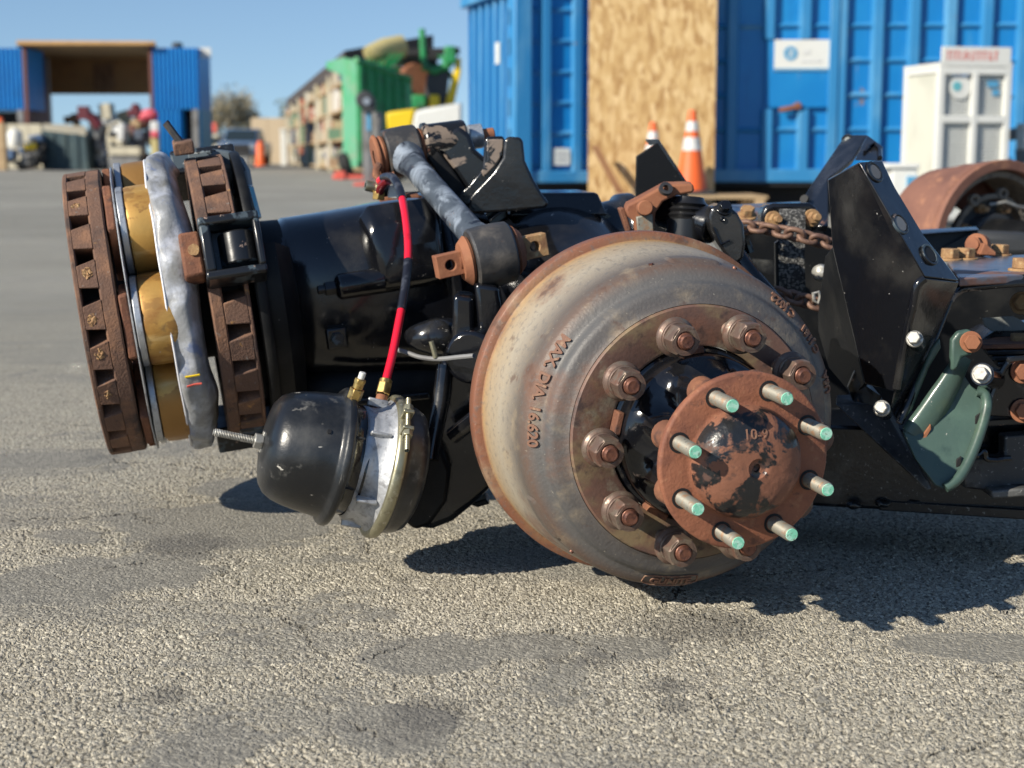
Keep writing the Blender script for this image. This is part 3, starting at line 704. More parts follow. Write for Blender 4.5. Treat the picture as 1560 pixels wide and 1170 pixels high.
# ------------------------------------------------------------ retarder at the nose of the axle
q_ = Vector((.956, .263, .13)).normalized()
FR0 = P(134, 481, 2.56)
FR = frame(FR0, q_)                     # x: away from the camera; y: up; z: along the shaft to the right
TO_CAM = PI                             # angle of the side nearest the camera in the x-y plane
FRR = frame(P(134, 481, 2.56), Vector((.967, .222, .129))) @ Matrix.Diagonal((1, 1, .93, 1))
ret = thing('driveline_retarder', 'rusty finned double-rotor brake with gold coils between its two rings', 'retarder', FRR)
def rotor(t0, outer_left, nfin, ph):
    # web ring with a plain band on one side, fins across the gap, thin rim on the other
    band = MB()
    if outer_left:
        b0, b1, f0, f1 = t0 + .038, t0 + .064, t0 + .009, t0 + .038
        r0, r1 = t0, t0 + .009
    else:
        b0, b1, f0, f1 = t0, t0 + .022, t0 + .022, t0 + .06
        r0, r1 = t0 + .06, t0 + .067
    band.lathe([(.14, b0), (.233, b0), (.2365, b0 + .003), (.2365, b1 - .003), (.233, b1), (.14, b1)], 112)
    o = build(band, 'rotor_ring', M['rust_brown'], ret, smooth=40)
    build(MB().lathe([(.15, r0), (.234, r0), (.2362, r0 + .002), (.2362, r1 - .002), (.234, r1), (.15, r1)], 112), 'rotor_rim', M['rust_brown'], ret, smooth=40)
    build(MB().lathe([(.172, f0 - .002), (.172, f1 + .002)], 64), 'rotor_core', M['shadow_gap'], ret)
    f00 = None
    w = 2 * PI * .234 / nfin
    for k in range(nfin):
        a = ph + 2 * PI * k / nfin
        if f00 is None:
            m = MB()
            # a fin leans forward: broad at the band, cut away with a rounded slot behind it
            sec = lambda r, lead, half: [(r, lead - half * .8, f0 - .001), (r, lead + half, f0 - .001), (r, lead + half * 1.2, f1 + .001), (r, lead - half * 1.2, f1 + .001)]
            m.loft([sec(.168, -.014, w * .2), sec(.2, -.008, w * .24), sec(.225, -.001, w * .28), sec(.2345, 0, w * .305), sec(.236, 0, w * .295)])
            f00 = build(m, 'fin', M['rust_brown'], ret, bevel=.002); f = f00
        else:
            f = f00.copy(); COL.objects.link(f); f.parent = ret
        f.matrix_basis = RZ(a)
        da = (a - TO_CAM + PI) % (2 * PI) - PI
        if outer_left and -1.1 < da < .5 and random.random() < .7:
            m = MB().sphere((.2355, random.uniform(-.006, .006), (f0 + f1) / 2 + random.uniform(-.004, .004)), .0075, u=22, v=12, sc=(.2, random.uniform(.8, 1.4), random.uniform(.8, 1.4))).jit(.0034, 330, k)
            build(m, 'rust_scale', M['rust_yellow'], f, smooth=0)
rotor(0.0, True, 23, .05)
rotor(.212, False, 24, .02)
# coils
NC = 7
coil0 = None
for k in range(NC):
    a = TO_CAM + .02 + 2 * PI * k / NC
    Lm = RZ(a) @ T(.172, 0, 0)
    if coil0 is None:
        cp = [(.02, .099), (.066, .099), (.0715, .101), (.073, .106), (.0735, .125), (.0735, .14), (.073, .156), (.071, .16), (.02, .16)]
        coil0 = build(MB().lathe(cp, 48), 'coil', M['gold'], ret, smooth=40)
        pl = MB().prism([(.074 * math.cos(t) * (1.02 if abs(math.cos(t)) > .5 else .98), .073 * math.sin(t)) for t in [PI / 12 + PI / 6 * i for i in range(12)]], .087, .0985)
        cpl = build(pl, 'end_plate', M['alu'], coil0, bevel=.0015)
        pole = MB().prism([(.06, .05), (.062, -.05), (.0, -.062), (-.06, -.045), (-.06, .045), (0, .062)], .0665, .081).jit(.002, 30, 2)
        pol = build(pole, 'pole_shoe', M['rust'], coil0, bevel=.003)
        c = coil0; kk = [cpl, pol]
    else:
        c = coil0.copy(); COL.objects.link(c); c.parent = ret
        for ch in kk:
            c2 = ch.copy(); COL.objects.link(c2); c2.parent = c
    c.matrix_basis = Lm
build(MB().lathe([(.1, .0815), (.237, .0815), (.2385, .083), (.237, .0845), (.1, .0845), (.1, .0815)], 96).jit(.0007, 14, 1), 'edge_sheet', M['alu'], ret, smooth=40)
build(MB().lathe([(.06, .0), (.1, .02), (.1, .34), (.06, .35)], 40), 'core_drum', M['shadow_gap'], ret)
build(MB().lathe([(.1, .165), (.225, .165), (.225, .172), (.1, .172)], 72), 'stator_plate', M['black_matte'], ret)
# crinkled plastic wire cover: a band hugging the coils' right side
na, nw_ = 110, 9
vs = []; fs = []
for i in range(na + 1):
    a = TO_CAM - math.radians(96) + math.radians(186) * i / na
    for j in range(nw_ + 1):
        u = j / nw_
        z = .142 + .056 * u
        bulge = .006 * math.sin(PI * min(1, u * 1.1)) + .004
        r = .238 + bulge * (1 - .35 * u) - .035 * max(0, u - .72) * 3
        p = Vector((math.cos(a) * 3.2, math.sin(a) * 3.2, z * 18))
        r += mnoise.noise(p * 1.3) * .01 * (u > 0) + mnoise.noise(p * 2.6) * .004 * (u > 0) + (.004 - .007 * abs(mnoise.noise(p * 1.1 + Vector((9, 2, 4))))) * (u > 0)
        z += mnoise.noise(p * .9 + Vector((5, 1, 2))) * .006 * (1 if j else .35) + .004 * math.sin(a * 5 + 1) * (u)
        vs.append((r * math.cos(a), r * math.sin(a), z))
for i in range(na):
    for j in range(nw_):
        fs.append((i * (nw_ + 1) + j, (i + 1) * (nw_ + 1) + j, (i + 1) * (nw_ + 1) + j + 1, i * (nw_ + 1) + j + 1))
mbp = MB().add(vs, fs)
cov = build(mbp, 'wire_cover', M['plastic_grey'], ret, smooth=80, recalc=False)
sm = cov.modifiers.new('thick', 'SOLIDIFY'); sm.thickness = .0025; sm.offset = -1
edge = [Vector(vs[i * (nw_ + 1)]) for i in range(na + 1)]
build(MB().tube(edge, .0021, 6), 'cover_lip', M['plastic_edge'], cov)
# crayon marks on the cover
for zz, mk in ((.0, 'red_letters'), (.012, 'yellow')):
    i0 = 72
    pts = []
    for j in range(2, 7):
        pts.append(Vector(vs[(i0 - int(zz * 200)) * (nw_ + 1) + j]) * 1.0)
    pts = [Vector((p.x * 1.004, p.y * 1.004, p.z)) for p in pts]
    build(MB().tube(pts, .0016, 5), 'crayon_mark', M[mk], cov)
# mounting frame: clamp blocks, arch plate, back plate
fr = thing('retarder_frame', 'chipped black clamp frame holding the finned rings to the housing', 'mounting frame', FRR)
build(MB().lathe([(.09, .292), (.236, .292), (.238, .295), (.238, .305), (.236, .308), (.09, .308)], 72), 'back_plate', M['black_matte'], fr, smooth=40)
build(MB().plate(px([(284, 232), (320, 227), (346, 230), (364, 242), (374, 260), (381, 300), (388, 334), (372, 334), (358, 306), (350, 285), (341, 263), (330, 250), (286, 249)], 2.62), (.006, .022, 0)), 'arch_plate', M['grey_chipped'], fr, world=True, bevel=.004, smooth=40)
build(MB().lathe([(.024, 0), (.018, .012), (.012, .03), (.001, .034)], 24, frame(P(340, 268, 2.625), (-.5, -.8, .3))), 'cone_seat', M['stud_grey'], fr, world=True)
build(MB().plate(px([(362, 278), (378, 282), (392, 334), (372, 336)], 2.6), (.004, .03, 0)), 'arch_web', M['black'], fr, world=True, bevel=.003)
build(MB().lathe([(.1, .29), (.222, .29), (.226, .3), (.224, .335), (.19, .36), (.1, .37)], 40, ID, TO_CAM - math.radians(24), TO_CAM + math.radians(125)), 'cast_shroud', M['black_matte'], fr, smooth=40)
build(MB().lathe([(.08, .29), (.118, .3), (.115, .36), (.08, .37)], 48), 'neck', M['black_matte'], fr, smooth=40)
def rbox(name, a, r, z0, z1, wid, hei, mk, par, bev=.004, seed=None, jit=0):
    m = MB().box((r, 0, (z0 + z1) / 2), (hei, wid, z1 - z0), RZ(a))
    return build(m, name, M[mk], par, bevel=bev)
aB = TO_CAM - math.asin(.088 / .25)
# rusty anchor block and its black clamp (towards the camera, above the middle)
rbox('anchor_block', aB, .243, .178, .212, .072, .05, 'rust', fr, .005)
build(MB().add([(.2695 * math.cos(aB - .02) + .0, .2695 * math.sin(aB - .02), .199)], []).cyl(.009, -.003, .003, 14, RZ(aB - .02) @ T(.2685, 0, .199) @ RY(PI / 2)).jit(.002, 90), 'plug_scale', M['rust_yellow'], fr)
cl = MB()
cl.box((.258, .043, .262), (.06, .014, .1), RZ(aB)); cl.box((.258, -.043, .262), (.06, .014, .1), RZ(aB))
cl.box((.236, 0, .262), (.02, .075, .1), RZ(aB)); cl.box((.262, 0, .222), (.052, .075, .018), RZ(aB)); cl.box((.262, 0, .306), (.052, .075, .012), RZ(aB))
build(cl, 'clamp_block', M['black_chipped'], fr, bevel=.004)
build(MB().cyl(.032, 0, .052, 20, RZ(aB) @ T(.248, -.026, .272) @ RX(-PI / 2) ), 'clamp_boss', M['black_chipped'], fr, bevel=.003)
aT = TO_CAM - math.radians(84)
rbox('top_block', aT, .257, .196, .232, .05, .022, 'rust_brown', fr, .003)
build(MB().tube([Vector((.262 * math.cos(aT), .262 * math.sin(aT), .212)), Vector((.30 * math.cos(aT - .02), .30 * math.sin(aT - .02), .19))], .0065, 7).jit(.0015, 60), 'broken_stay', M['bush'], fr)
aD = TO_CAM + math.radians(72)
rbox('lower_arm', aD, .22, .23, .33, .05, .04, 'black_chipped', fr, .004)
for a in (TO_CAM - 2.2, TO_CAM + .9 + 1.0):
    rbox('rear_clamp', a, .255, .19, .31, .09, .05, 'black_chipped', fr, .004)

# ------------------------------------------------------------ axle housing
ax = thing('axle_housing', 'glossy black painted truck axle housing between the finned retarder and the near drum', 'axle', FR)
def ssec(t, off, ry, rx, n=2.6, seg=56, xo=0.0):
    out = []
    for i in range(seg):
        a = 2 * PI * i / seg
        c, s = math.cos(a), math.sin(a)
        out.append((xo + rx * math.copysign(abs(c) ** (2 / n), c), off + ry * math.copysign(abs(s) ** (2 / n), s), t))
    return out
car = MB().loft([ssec(.306, -.02, .118, .118), ssec(.312, -.02, .128, .126), ssec(.335, -.02, .13, .128), ssec(.345, -.022, .137, .134), ssec(.42, -.03, .146, .143), ssec(.52, -.035, .155, .15), ssec(.56, -.04, .16, .152), ssec(.585, -.045, .163, .155), ssec(.6, -.05, .155, .15), ssec(.68, -.06, .15, .16)])
build(car, 'carrier_case', M['black'], ax, smooth=50)
build(MB().loft([ssec(.33, -.19, .05, .08), ssec(.37, -.2, .075, .1), ssec(.5, -.215, .085, .11), ssec(.62, -.22, .085, .11), ssec(.7, -.2, .06, .09)]), 'sump', M['black_matte'], ax, smooth=60)
# bolted flange ring between the case and the banjo
build(MB().loft([ssec(.588, -.045, .166, .17, 2.2), ssec(.591, -.045, .17, .174, 2.2), ssec(.602, -.045, .17, .174, 2.2), ssec(.605, -.045, .166, .17, 2.2)]), 'case_flange', M['black'], ax)
# raised reservoir block on the near side
blk = MB().loft([[( -.128, y, z) for y, z in ((.105, .452), (.125, .47), (.125, .585), (.1, .592), (-.02, .592), (-.03, .585), (-.03, .47), (-.02, .455))],
                 [( -.165, y, z) for y, z in ((.075, .462), (.092, .474), (.092, .576), (.072, .582), (-.006, .582), (-.016, .576), (-.016, .474), (-.006, .464))],
                 [( -.178, y, z) for y, z in ((.04, .472), (.052, .482), (.052, .568), (.04, .574), (.006, .574), (-.004, .568), (-.004, .482), (.006, .474))]])
build(blk, 'side_cover', M['black'], ax, bevel=.006, smooth=60, segs=3)
b1 = MB().cyl(.0215, .405, .475, 24, T(-.158, .0, 0)).sphere((-.158, 0, .405), .0215, sc=(1, 1, .55))
boss = build(b1, 'sensor_boss', M['black'], ax, smooth=60)
build(MB().prism(hexn(.012), .378, .4, T(-.158, .0, 0)).cyl(.007, .366, .38, 12, T(-.158, 0, 0)), 'plug', M['black_chipped'], boss, bevel=.001)
build(MB().box((-.142, -.085, .388), (.012, .036, .036)), 'drain_pad', M['black'], ax, bevel=.004)
build(MB().prism(hexn(.011), -.006, .008, T(-.151, -.085, .388) @ RY(-PI / 2)), 'drain_plug', M['black_chipped'], ax, bevel=.001)
build(MB().box((-.128, -.165, .46), (.025, .012, .17), RX(.08)), 'lower_rib', M['black'], ax, bevel=.003)
# banjo: a bowl about the axle line, running out to the tube that carries the wheel end
BJ = FR @ Vector((0, -.09, .79))
FB = frame(BJ, AX)
bj = MB().lathe([(.001, -.2), (.06, -.195), (.12, -.165), (.165, -.11), (.178, -.05), (.18, .0), (.176, .04), (.166, .085), (.15, .12), (.13, .155), (.112, .19), (.1, .23), (.094, .28), (.092, .34)], 72, FB)
build(bj, 'banjo', M['black'], ax, world=True, smooth=60)
for s, r in ((.012, .188), (.05, .183)):
    build(MB().lathe([(r - .012, s - .007), (r - .002, s - .006), (r, s - .003), (r, s + .003), (r - .002, s + .006), (r - .012, s + .007)], 72, FB), 'banjo_rib', M['black'], ax, world=True, smooth=50)
tb0 = FB @ Vector((0, 0, .3)); tb1 = FH @ Vector((0, 0, -.3))
build(MB().tube([tb0, tb0.lerp(tb1, .5), tb1], .085, 32), 'axle_tube', M['black'], ax, world=True, smooth=60)
# through-drive neck on the right of the banjo
nk = MB().loft([ssec(.80, -.035, .12, .1, 2.2), ssec(.86, -.025, .088, .09, 2.2), ssec(.9, -.02, .08, .082, 2.2), ssec(.945, -.018, .082, .085, 2.2), ssec(.952, -.018, .09, .095, 2.2), ssec(.972, -.018, .09, .095, 2.2), ssec(.975, -.018, .07, .07, 2.2)])
build(nk, 'drive_neck', M['black'], ax, smooth=50)
# tower that takes the torque rods, cast on top of the banjo
tw = thing('rod_tower', 'forked black tower bracket with worn bare steel on top of the axle housing', 'bracket', P(770, 325, 2.62))
basep = px([(697, 292), (735, 262), (815, 300), (838, 318), (832, 326), (722, 330), (709, 318)], 2.6)
build(MB().plate(px([(712, 318), (716, 300), (733, 282), (752, 262), (766, 240), (768, 214), (774, 208), (793, 209), (797, 216), (800, 245), (812, 272), (826, 296), (836, 309), (832, 317), (800, 320), (724, 326), (713, 322)], 2.6), (0, .045, 0)), 'front_cheek', M['black'], tw, world=True, bevel=.006, segs=3)
build(MB().plate(px([(693, 300), (712, 285), (735, 258), (738, 213), (743, 208), (766, 207), (769, 213), (767, 240), (755, 262), (722, 305), (712, 316)], 2.645), (0, .05, 0)), 'rear_cheek', M['black'], tw, world=True, bevel=.005, segs=3)
build(MB().plate(px([(741, 212), (767, 212), (766, 236), (752, 255), (737, 270), (733, 262), (742, 243)], 2.638), (0, .01, 0)), 'worn_face', M['black_worn'], tw, world=True, bevel=.002)
arm = px([(668, 208), (700, 192), (716, 205), (724, 228), (752, 252), (765, 275), (735, 305), (716, 296), (690, 258), (668, 228)], 2.72)
build(MB().plate(arm, (.0, .07, .0)), 'arm', M['black_worn'], tw, world=True, bevel=.008, segs=3)
build(MB().cyl(.034, -.042, .036, 28, frame(P(680, 215, 2.75), (.93, .2, .12))), 'arm_boss', M['boss_worn'], tw, world=True, bevel=.006)
armu = px([(664, 226), (690, 258), (716, 297), (712, 312), (690, 300), (664, 262), (650, 240)], 2.715)
build(MB().plate(armu, (0, .06, 0)), 'arm_underside', M['black_matte'], tw, world=True, bevel=.004)
build(MB().cyl(.022, -.012, .012, 20, frame(P(724, 208, 2.8), (.93, .2, .12))), 'washer', M['alu'], tw, world=True, bevel=.001)
build(MB().cyl(.0125, .0, .03, 16, frame(P(728, 208, 2.8), (.93, .2, .12))), 'bolt_end', M['rust_orange'], tw, world=True, bevel=.002)
sad = MB().loft([[FB @ Vector((x, y, z)) for x, y, z in ((-.09, .15, -.05), (.09, .15, -.05), (.09, .15, .09), (-.09, .15, .09))], [FB @ Vector((x, y, z)) for x, y, z in ((-.07, .19, -.03), (.075, .19, -.03), (.075, .19, .075), (-.07, .19, .075))]])
build(sad, 'saddle', M['black'], tw, world=True, bevel=.006, segs=3)

# ------------------------------------------------------------ torque rod
LB = P(748, 389, 2.34); UB = P(612, 231, 2.74)
tr = thing('torque_rod', 'bluish scuffed steel torque rod with rusty pins at both eyes', 'torque rod', LB)
wax = Vector((.94, .25, .19)).normalized()
d_ = (UB - LB)
build(MB().tube([LB + d_ * t for t in (.05, .12, .2, .5, .8, .88, .95)], .026, 24, rs=[.033, .028, .0225, .0215, .0215, .026, .033]), 'rod', M['rod'], tr, world=True, smooth=60)
def eye(Cc, R, half, pinL, first):
    F = frame(Cc, wax)
    e = build(MB().lathe([(R * .6, -half), (R - .003, -half), (R, -half + .003), (R + .0012, -half * .4), (R + .0012, half * .4), (R, half - .003), (R - .003, half), (R * .6, half)], 40, F), 'eye', M['bush'], tr, world=True, smooth=40)
    for sgn in (-1, 1):
        F2 = F if sgn > 0 else F @ RY(PI)
        build(MB().lathe([(R * .62, half - .002), (R * .78, half + .002), (R * .82, half + .006), (R * .7, half + .012), (R * .62, half + .016), (.012, half + .017)], 32, F2), 'bush_collar', M['rust_orange'], e, world=True)
    return F
F = eye(LB, .0465, .032, .05, True)
for sgn in (-1, 1):
    m = MB(); zc = sgn * .067
    # flat pin with a hole through it
    ring = []
    hx = [(.008 * math.cos(2 * PI * i / 16), .008 * math.sin(2 * PI * i / 16)) for i in range(16)]
    sq = []
    for i in range(16):
        c, s = math.cos(2 * PI * i / 16), math.sin(2 * PI * i / 16); k = 1 / max(abs(c), abs(s)); sq.append((.0175 * c * k, .021 * s * k))
    Fp = F @ T(0, 0, zc) @ RY(-PI / 2) @ RX(0)
    for zz in (-.013, .013):
        pass
    vs = [(x, y, zz) for zz in (-.014, .014) for x, y in sq] + [(x, y, zz) for zz in (-.014, .014) for x, y in hx]
    fs = []
    for i in range(16):
        k = (i + 1) % 16
        fs += [(i, k, 32 + k, 32 + i), (16 + i, 48 + i, 48 + k, 16 + k), (i, 16 + i, 16 + k, k), (32 + i, 32 + k, 48 + k, 48 + i)]
    # pin axis along F.z is local y here after the turn
    Fp = F @ T(0, 0, zc) @ Matrix(((0, 0, 1, 0), (1, 0, 0, 0), (0, 1, 0, 0), (0, 0, 0, 1)))
    build(MB().add(vs, fs, Fp), 'pin', M['rust_orange'] if sgn < 0 else M['rust_yellow'], tr, world=True, bevel=.0015)
    build(MB().cyl(.017, min(zc, sgn * .048) if sgn > 0 else zc + .015, (zc - .015) if sgn > 0 else -.044, 16, F), 'pin_neck', M['rust_orange'], tr, world=True)
F = eye(UB, .043, .03, .05, False)
build(MB().lathe([(.012, -.05), (.034, -.05), (.038, -.047), (.038, -.044), (.034, -.041), (.012, -.041)], 28, F), 'outer_washer', M['rust_orange'], tr, world=True)
build(MB().cyl(.016, -.048, .045, 16, F), 'pin', M['rust'], tr, world=True)
build(MB().lathe([(.03, .04), (.042, .043), (.042, .05), (.03, .053)], 28, F), 'rubber_seal', M['rubber'], tr, world=True)

# ------------------------------------------------------------ air hoses on the housing
hp = px([(578, 276, 2.66), (586, 270, 2.64), (597, 270, 2.6), (606, 282, 2.56), (613, 303, 2.52), (619, 340, 2.46), (622, 378, 2.41), (620, 415, 2.37), (615, 452, 2.33), (607, 495, 2.29), (598, 540, 2.25), (590, 572, 2.22), (586, 588, 2.21)])
hp = smooth_path(hp)
hose = thing('air_hose', 'bright red air hose wrapped in black tape, dropping from the housing to the brake chamber', 'hose', hp[-1])
build(MB().tube(hp, .0064, 14), 'tube', M['red_hose'], hose, world=True, smooth=80)
build(MB().tube(hp[6:33], .0072, 14), 'tape_wrap', M['tape'], hose, world=True, smooth=80)
build(MB().tube(hp[52:69], .0070, 14).jit(.0004, 200), 'tape_wrap', M['tape'], hose, world=True, smooth=80)
bd = (hp[-1] - hp[-3]).normalized()
build(MB().prism(hexn(.011), -.004, .014, frame(hp[-1], bd)).cyl(.0095, -.01, -.003, 16, frame(hp[-1], bd)), 'fitting', M['brass'], hose, world=True, bevel=.0012)
build(MB().cyl(.0085, .016, .03, 14, frame(hp[-1], bd)), 'ferrule', M['rust_orange'], hose, world=True)
vb = thing('valve_block', 'small rusty valve with short dark red stub hose below the upper rod eye', 'valve', P(600, 290, 2.72))
build(MB().plate(px([(577, 300), (640, 296), (668, 306), (690, 332), (600, 330), (578, 318)], 2.72), (0, .05, .005)), 'rusty_plate', M['rust'], vb, world=True, bevel=.003)
build(MB().tube(smooth_path(px([(578, 297, 2.66), (580, 287, 2.65), (586, 279, 2.64), (592, 275, 2.63)])), .0075, 12), 'stub_hose', M['dark_red'], vb, world=True)
build(MB().prism(hexn(.0115), -.006, .008, frame(P(577, 299, 2.66), (.1, 0, 1))), 'stub_fitting', M['brass'], vb, world=True, bevel=.001)
fv = frame(P(560, 283, 2.66), (.9, .3, -.2))
build(MB().lathe([(.005, -.004), (.0085, -.004), (.0095, .0), (.0095, .012), (.0115, .013), (.0115, .03), (.008, .034), (.008, .05)], 16, fv), 'port', M['khaki'], vb, world=True)
build(MB().cyl(.0125, .02, .036, 14, fv), 'port_boot', M['rubber'], vb, world=True)
build(MB().plate(px([(592, 284), (604, 281), (610, 298), (604, 303), (590, 301)], 2.655), (0, .012, 0)), 'white_tab', M['white_paint'], vb, world=True, bevel=.002)
build(MB().box((0, 0, 0), (.012, .012, .03), frame(P(566, 299, 2.66), (0, 0, 1))), 'white_tab', M['white_paint'], vb, world=True, bevel=.002)
build(MB().tube(smooth_path(px([(578, 250, 2.7), (572, 262, 2.69), (577, 274, 2.68), (590, 272, 2.67), (602, 266, 2.67)])), .006, 10).jit(.002, 80), 'clip', M['rust'], vb, world=True)

# ------------------------------------------------------------ spring brake chamber
FC = frame(P(404, 674, 2.13), (.93, .26, -.25)) @ Matrix.Diagonal((1, 1, .88, 1))
ch = thing('brake_chamber', 'dusty black spring brake chamber with silver middle and a long bolt out of its end', 'brake chamber', FC)
build(MB().lathe([(.0001, -.004), (.028, -.0035), (.046, .0), (.06, .004), (.0705, .013), (.0775, .027), (.082, .044), (.085, .062), (.0875, .082), (.089, .1), (.0905, .104), (.096, .1065), (.0985, .1095)], 64), 'end_can', M['can'], ch, smooth=60)
build(MB().lathe([(.0985, .1095), (.1, .112), (.1, .118), (.0985, .121), (.094, .1225), (.088, .122)], 64), 'can_seam', M['can'], ch, smooth=60)
mid = MB().lathe([(.088, .122), (.083, .128), (.08, .137), (.079, .146), (.082, .152)], 64)
build(mid, 'neck_band', M['black'], ch, smooth=60)
cast = MB().lathe([(.08, .143), (.083, .148), (.082, .158), (.083, .166), (.086, .174), (.09, .182), (.0955, .187), (.097, .19), (.096, .196)], 80, rf=lambda r, z, a: r + .0035 * math.sin(3 * a + 1) * (1 if .146 < z < .18 else .2))
cast.jit(.0014, 45)
ca = build(cast, 'cast_body', M['cast_alu'], ch, smooth=70)
for a in (2.5, 3.6, 1.6, 4.5):
    build(MB().box((.0885, 0, .163), (.012, .005, .034), RZ(a)), 'cast_rib', M['cast_alu'], ca, bevel=.002)
band = build(MB().lathe([(.092, .188), (.1, .187), (.1035, .1895), (.105, .194), (.105, .2), (.1035, .2045), (.1, .207), (.092, .206)], 72), 'clamp_band', M['khaki'], ch, smooth=50)
aC = None
# where the band's bolt sits: up and towards the camera
FCi = FC.inverted()
pc = FCi @ P(606, 640, 2.1); aC = math.atan2(pc.y, pc.x)
Lc = RZ(aC) @ T(.112, 0, .197)
build(MB().box((0, .014, 0), (.02, .006, .018), Lc).box((0, -.014, 0), (.02, .006, .018), Lc), 'band_lug', M['khaki'], band, bevel=.0015)
build(MB().lathe([(.0042 + (.0004 if i % 2 else -.0002), -.05 + i * .0014) for i in range(64)], 10, Lc @ T(.003, 0, 0) @ RX(PI / 2)), 'band_bolt', M['khaki'], band)
build(MB().prism(hexn(.0085), .016, .026, Lc @ T(.003, 0, 0) @ RX(PI / 2)).prism(hexn(.0085), -.027, -.018, Lc @ T(.003, 0, 0) @ RX(PI / 2)), 'band_nut', M['khaki'], band, bevel=.001)
build(MB().lathe([(.1, .207), (.096, .212), (.094, .218), (.092, .23), (.086, .243), (.07, .252), (.04, .256), (.001, .257)], 56), 'service_can', M['can'], ch, smooth=60)
build(MB().lathe([(.0052 + (.0006 if i % 2 else -.0006), -.082 + i * .0013) for i in range(62)], 12, T(0, 0, 0)).cyl(.0044, -.084, -.081, 12), 'release_bolt', M['zinc'], ch)
build(MB().prism(hexn(.0115), -.018, -.004).box((.0, 0, -.0045), (.012, .03, .004)), 'release_nut', M['zinc'], ch, bevel=.001)
pd = FCi @ P(483, 642, 2.05); a = math.atan2(pd.y, pd.x)
build(MB().cyl(.0034, -.001, .001, 12, RZ(a) @ T(.0883, 0, .08) @ RY(PI / 2)), 'vent_hole', M['shadow_gap'], ch)
pd = FCi @ P(416, 634, 2.08); a = math.atan2(pd.y, pd.x)
build(MB().box((.0605, 0, .0098), (.004, .008, .006), RZ(a) ), 'red_tag', M['red_letters'], ch, bevel=.001)
pp = P(543, 596, 2.13)
fp = frame(pp, (.33, -.1, .9))
pt = build(MB().prism(hexn(.0105), -.012, .004, fp).cyl(.0072, .004, .014, 14, fp).prism(hexn(.0082), .012, .019, fp), 'air_port', M['brass'], ch, world=True, bevel=.001)
build(MB().cyl(.0048, .019, .029, 12, fp), 'port_plug', M['white_paint'], pt, world=True, bevel=.001)

# ------------------------------------------------------------ bracketry behind the drum
sb = thing('brake_bracket', 'tall black sheet bracket standing between the brake chamber and the near drum', 'bracket', P(690, 800, 2.3))
shp = px([(672, 548), (726, 552), (735, 600), (745, 700), (752, 740), (722, 770), (690, 796), (660, 808), (628, 806), (612, 790), (625, 740), (640, 690), (655, 640), (662, 590)], 2.3)
build(MB().plate(shp, (0, .1, .01)), 'web', M['black'], sb, world=True, bevel=.012, segs=3)
build(MB().plate(px([(612, 792), (630, 700), (655, 650), (676, 690), (686, 720), (680, 765), (655, 800), (632, 808)], 2.26), (0, .06, 0)), 'shield_lip', M['black_matte'], sb, world=True, bevel=.006)
build(MB().tube(px([(678, 556, 2.28), (672, 610, 2.27), (660, 670, 2.26), (655, 700, 2.25)]), .013, 16), 'bent_edge', M['black'], sb, world=True)
build(MB().cyl(.04, 0, .16, 32, frame(P(716, 545, 2.26), (.2, .97, .0))), 'camshaft_housing', M['black'], sb, world=True, bevel=.006)
build(MB().tube(px([(690, 664, 2.24), (720, 640, 2.22), (742, 622, 2.24)]), .0125, 16), 'clevis_rod', M['black'], sb, world=True)
build(MB().sphere(P(668, 512, 2.42), .045, sc=(1.2, 1, .7)).jit(.006, 22), 'cast_boss', M['black'], sb, world=True, smooth=80)
build(MB().plate(px([(690, 448), (722, 452), (724, 520), (702, 545), (688, 520)], 2.3), (0, .08, 0)).plate(px([(722, 430), (760, 436), (770, 500), (742, 520), (728, 500)], 2.3), (0, .1, 0)), 'side_ear', M['black'], sb, world=True, bevel=.008, segs=3)
build(MB().plate(px([(715, 768), (740, 760), (746, 768), (728, 773)], 2.35), (0, .05, 0)), 'foot_tab', M['black_matte'], sb, world=True, bevel=.002)
cb = thing('sensor_lead', 'thin grey sensor lead with white plugs running behind the drum', 'cable', P(660, 545, 2.25))
build(MB().tube(smooth_path(px([(606, 533, 2.28), (622, 538, 2.27), (640, 544, 2.26), (668, 547, 2.25), (700, 544, 2.22), (722, 542, 2.2)])), .0035, 8), 'lead', M['mid_grey'], cb, world=True)
build(MB().box((0, 0, 0), (.012, .012, .018), frame(P(655, 540, 2.25), (0, 0, 1))).box((0, 0, 0), (.02, .012, .012), frame(P(722, 545, 2.19), (0, 0, 1))), 'plug', M['white_paint'], cb, world=True, bevel=.003)
build(MB().tube(px([(657, 520, 2.25), (664, 545, 2.25)]), .004, 8), 'tie', M['khaki'], cb, world=True)
# ------------------------------------------------------------ the second, dismantled suspension to the right
def bolt(par, p, axis, r=.011, h=.012, mk='rust_yellow', washer=True, name='bolt', tip=False):
    F = frame(p, axis)
    m = MB()
    if washer: m.cyl(r * 1.45, -.002, .003, 20, F)
    m.prism([(r * 1.08 * x / .01, r * 1.08 * y / .01) for x, y in hexn(.01)], .003, .003 + h, F)
    if tip: m.cyl(r * .6, .003 + h, .003 + h * 1.9, 12, F)
    return build(m, name, M[mk], par, world=True, bevel=r * .09)
hb = thing('hanger_bracket', 'tall glossy black folded-plate suspension hanger with three round holes beside the near drum', 'bracket', P(1330, 620, 2.25))
fp_ = [(1261, 273, 2.27), (1309, 247, 2.16), (1409, 421, 2.12), (1396, 434, 2.12), (1382, 500, 2.13), (1362, 597, 2.14), (1317, 585, 2.2), (1288, 460, 2.24), (1268, 374, 2.265)]
build(MB().plate(px(fp_), (.002, .008, 0)), 'front_plate', M['black'], hb, world=True, bevel=.002)
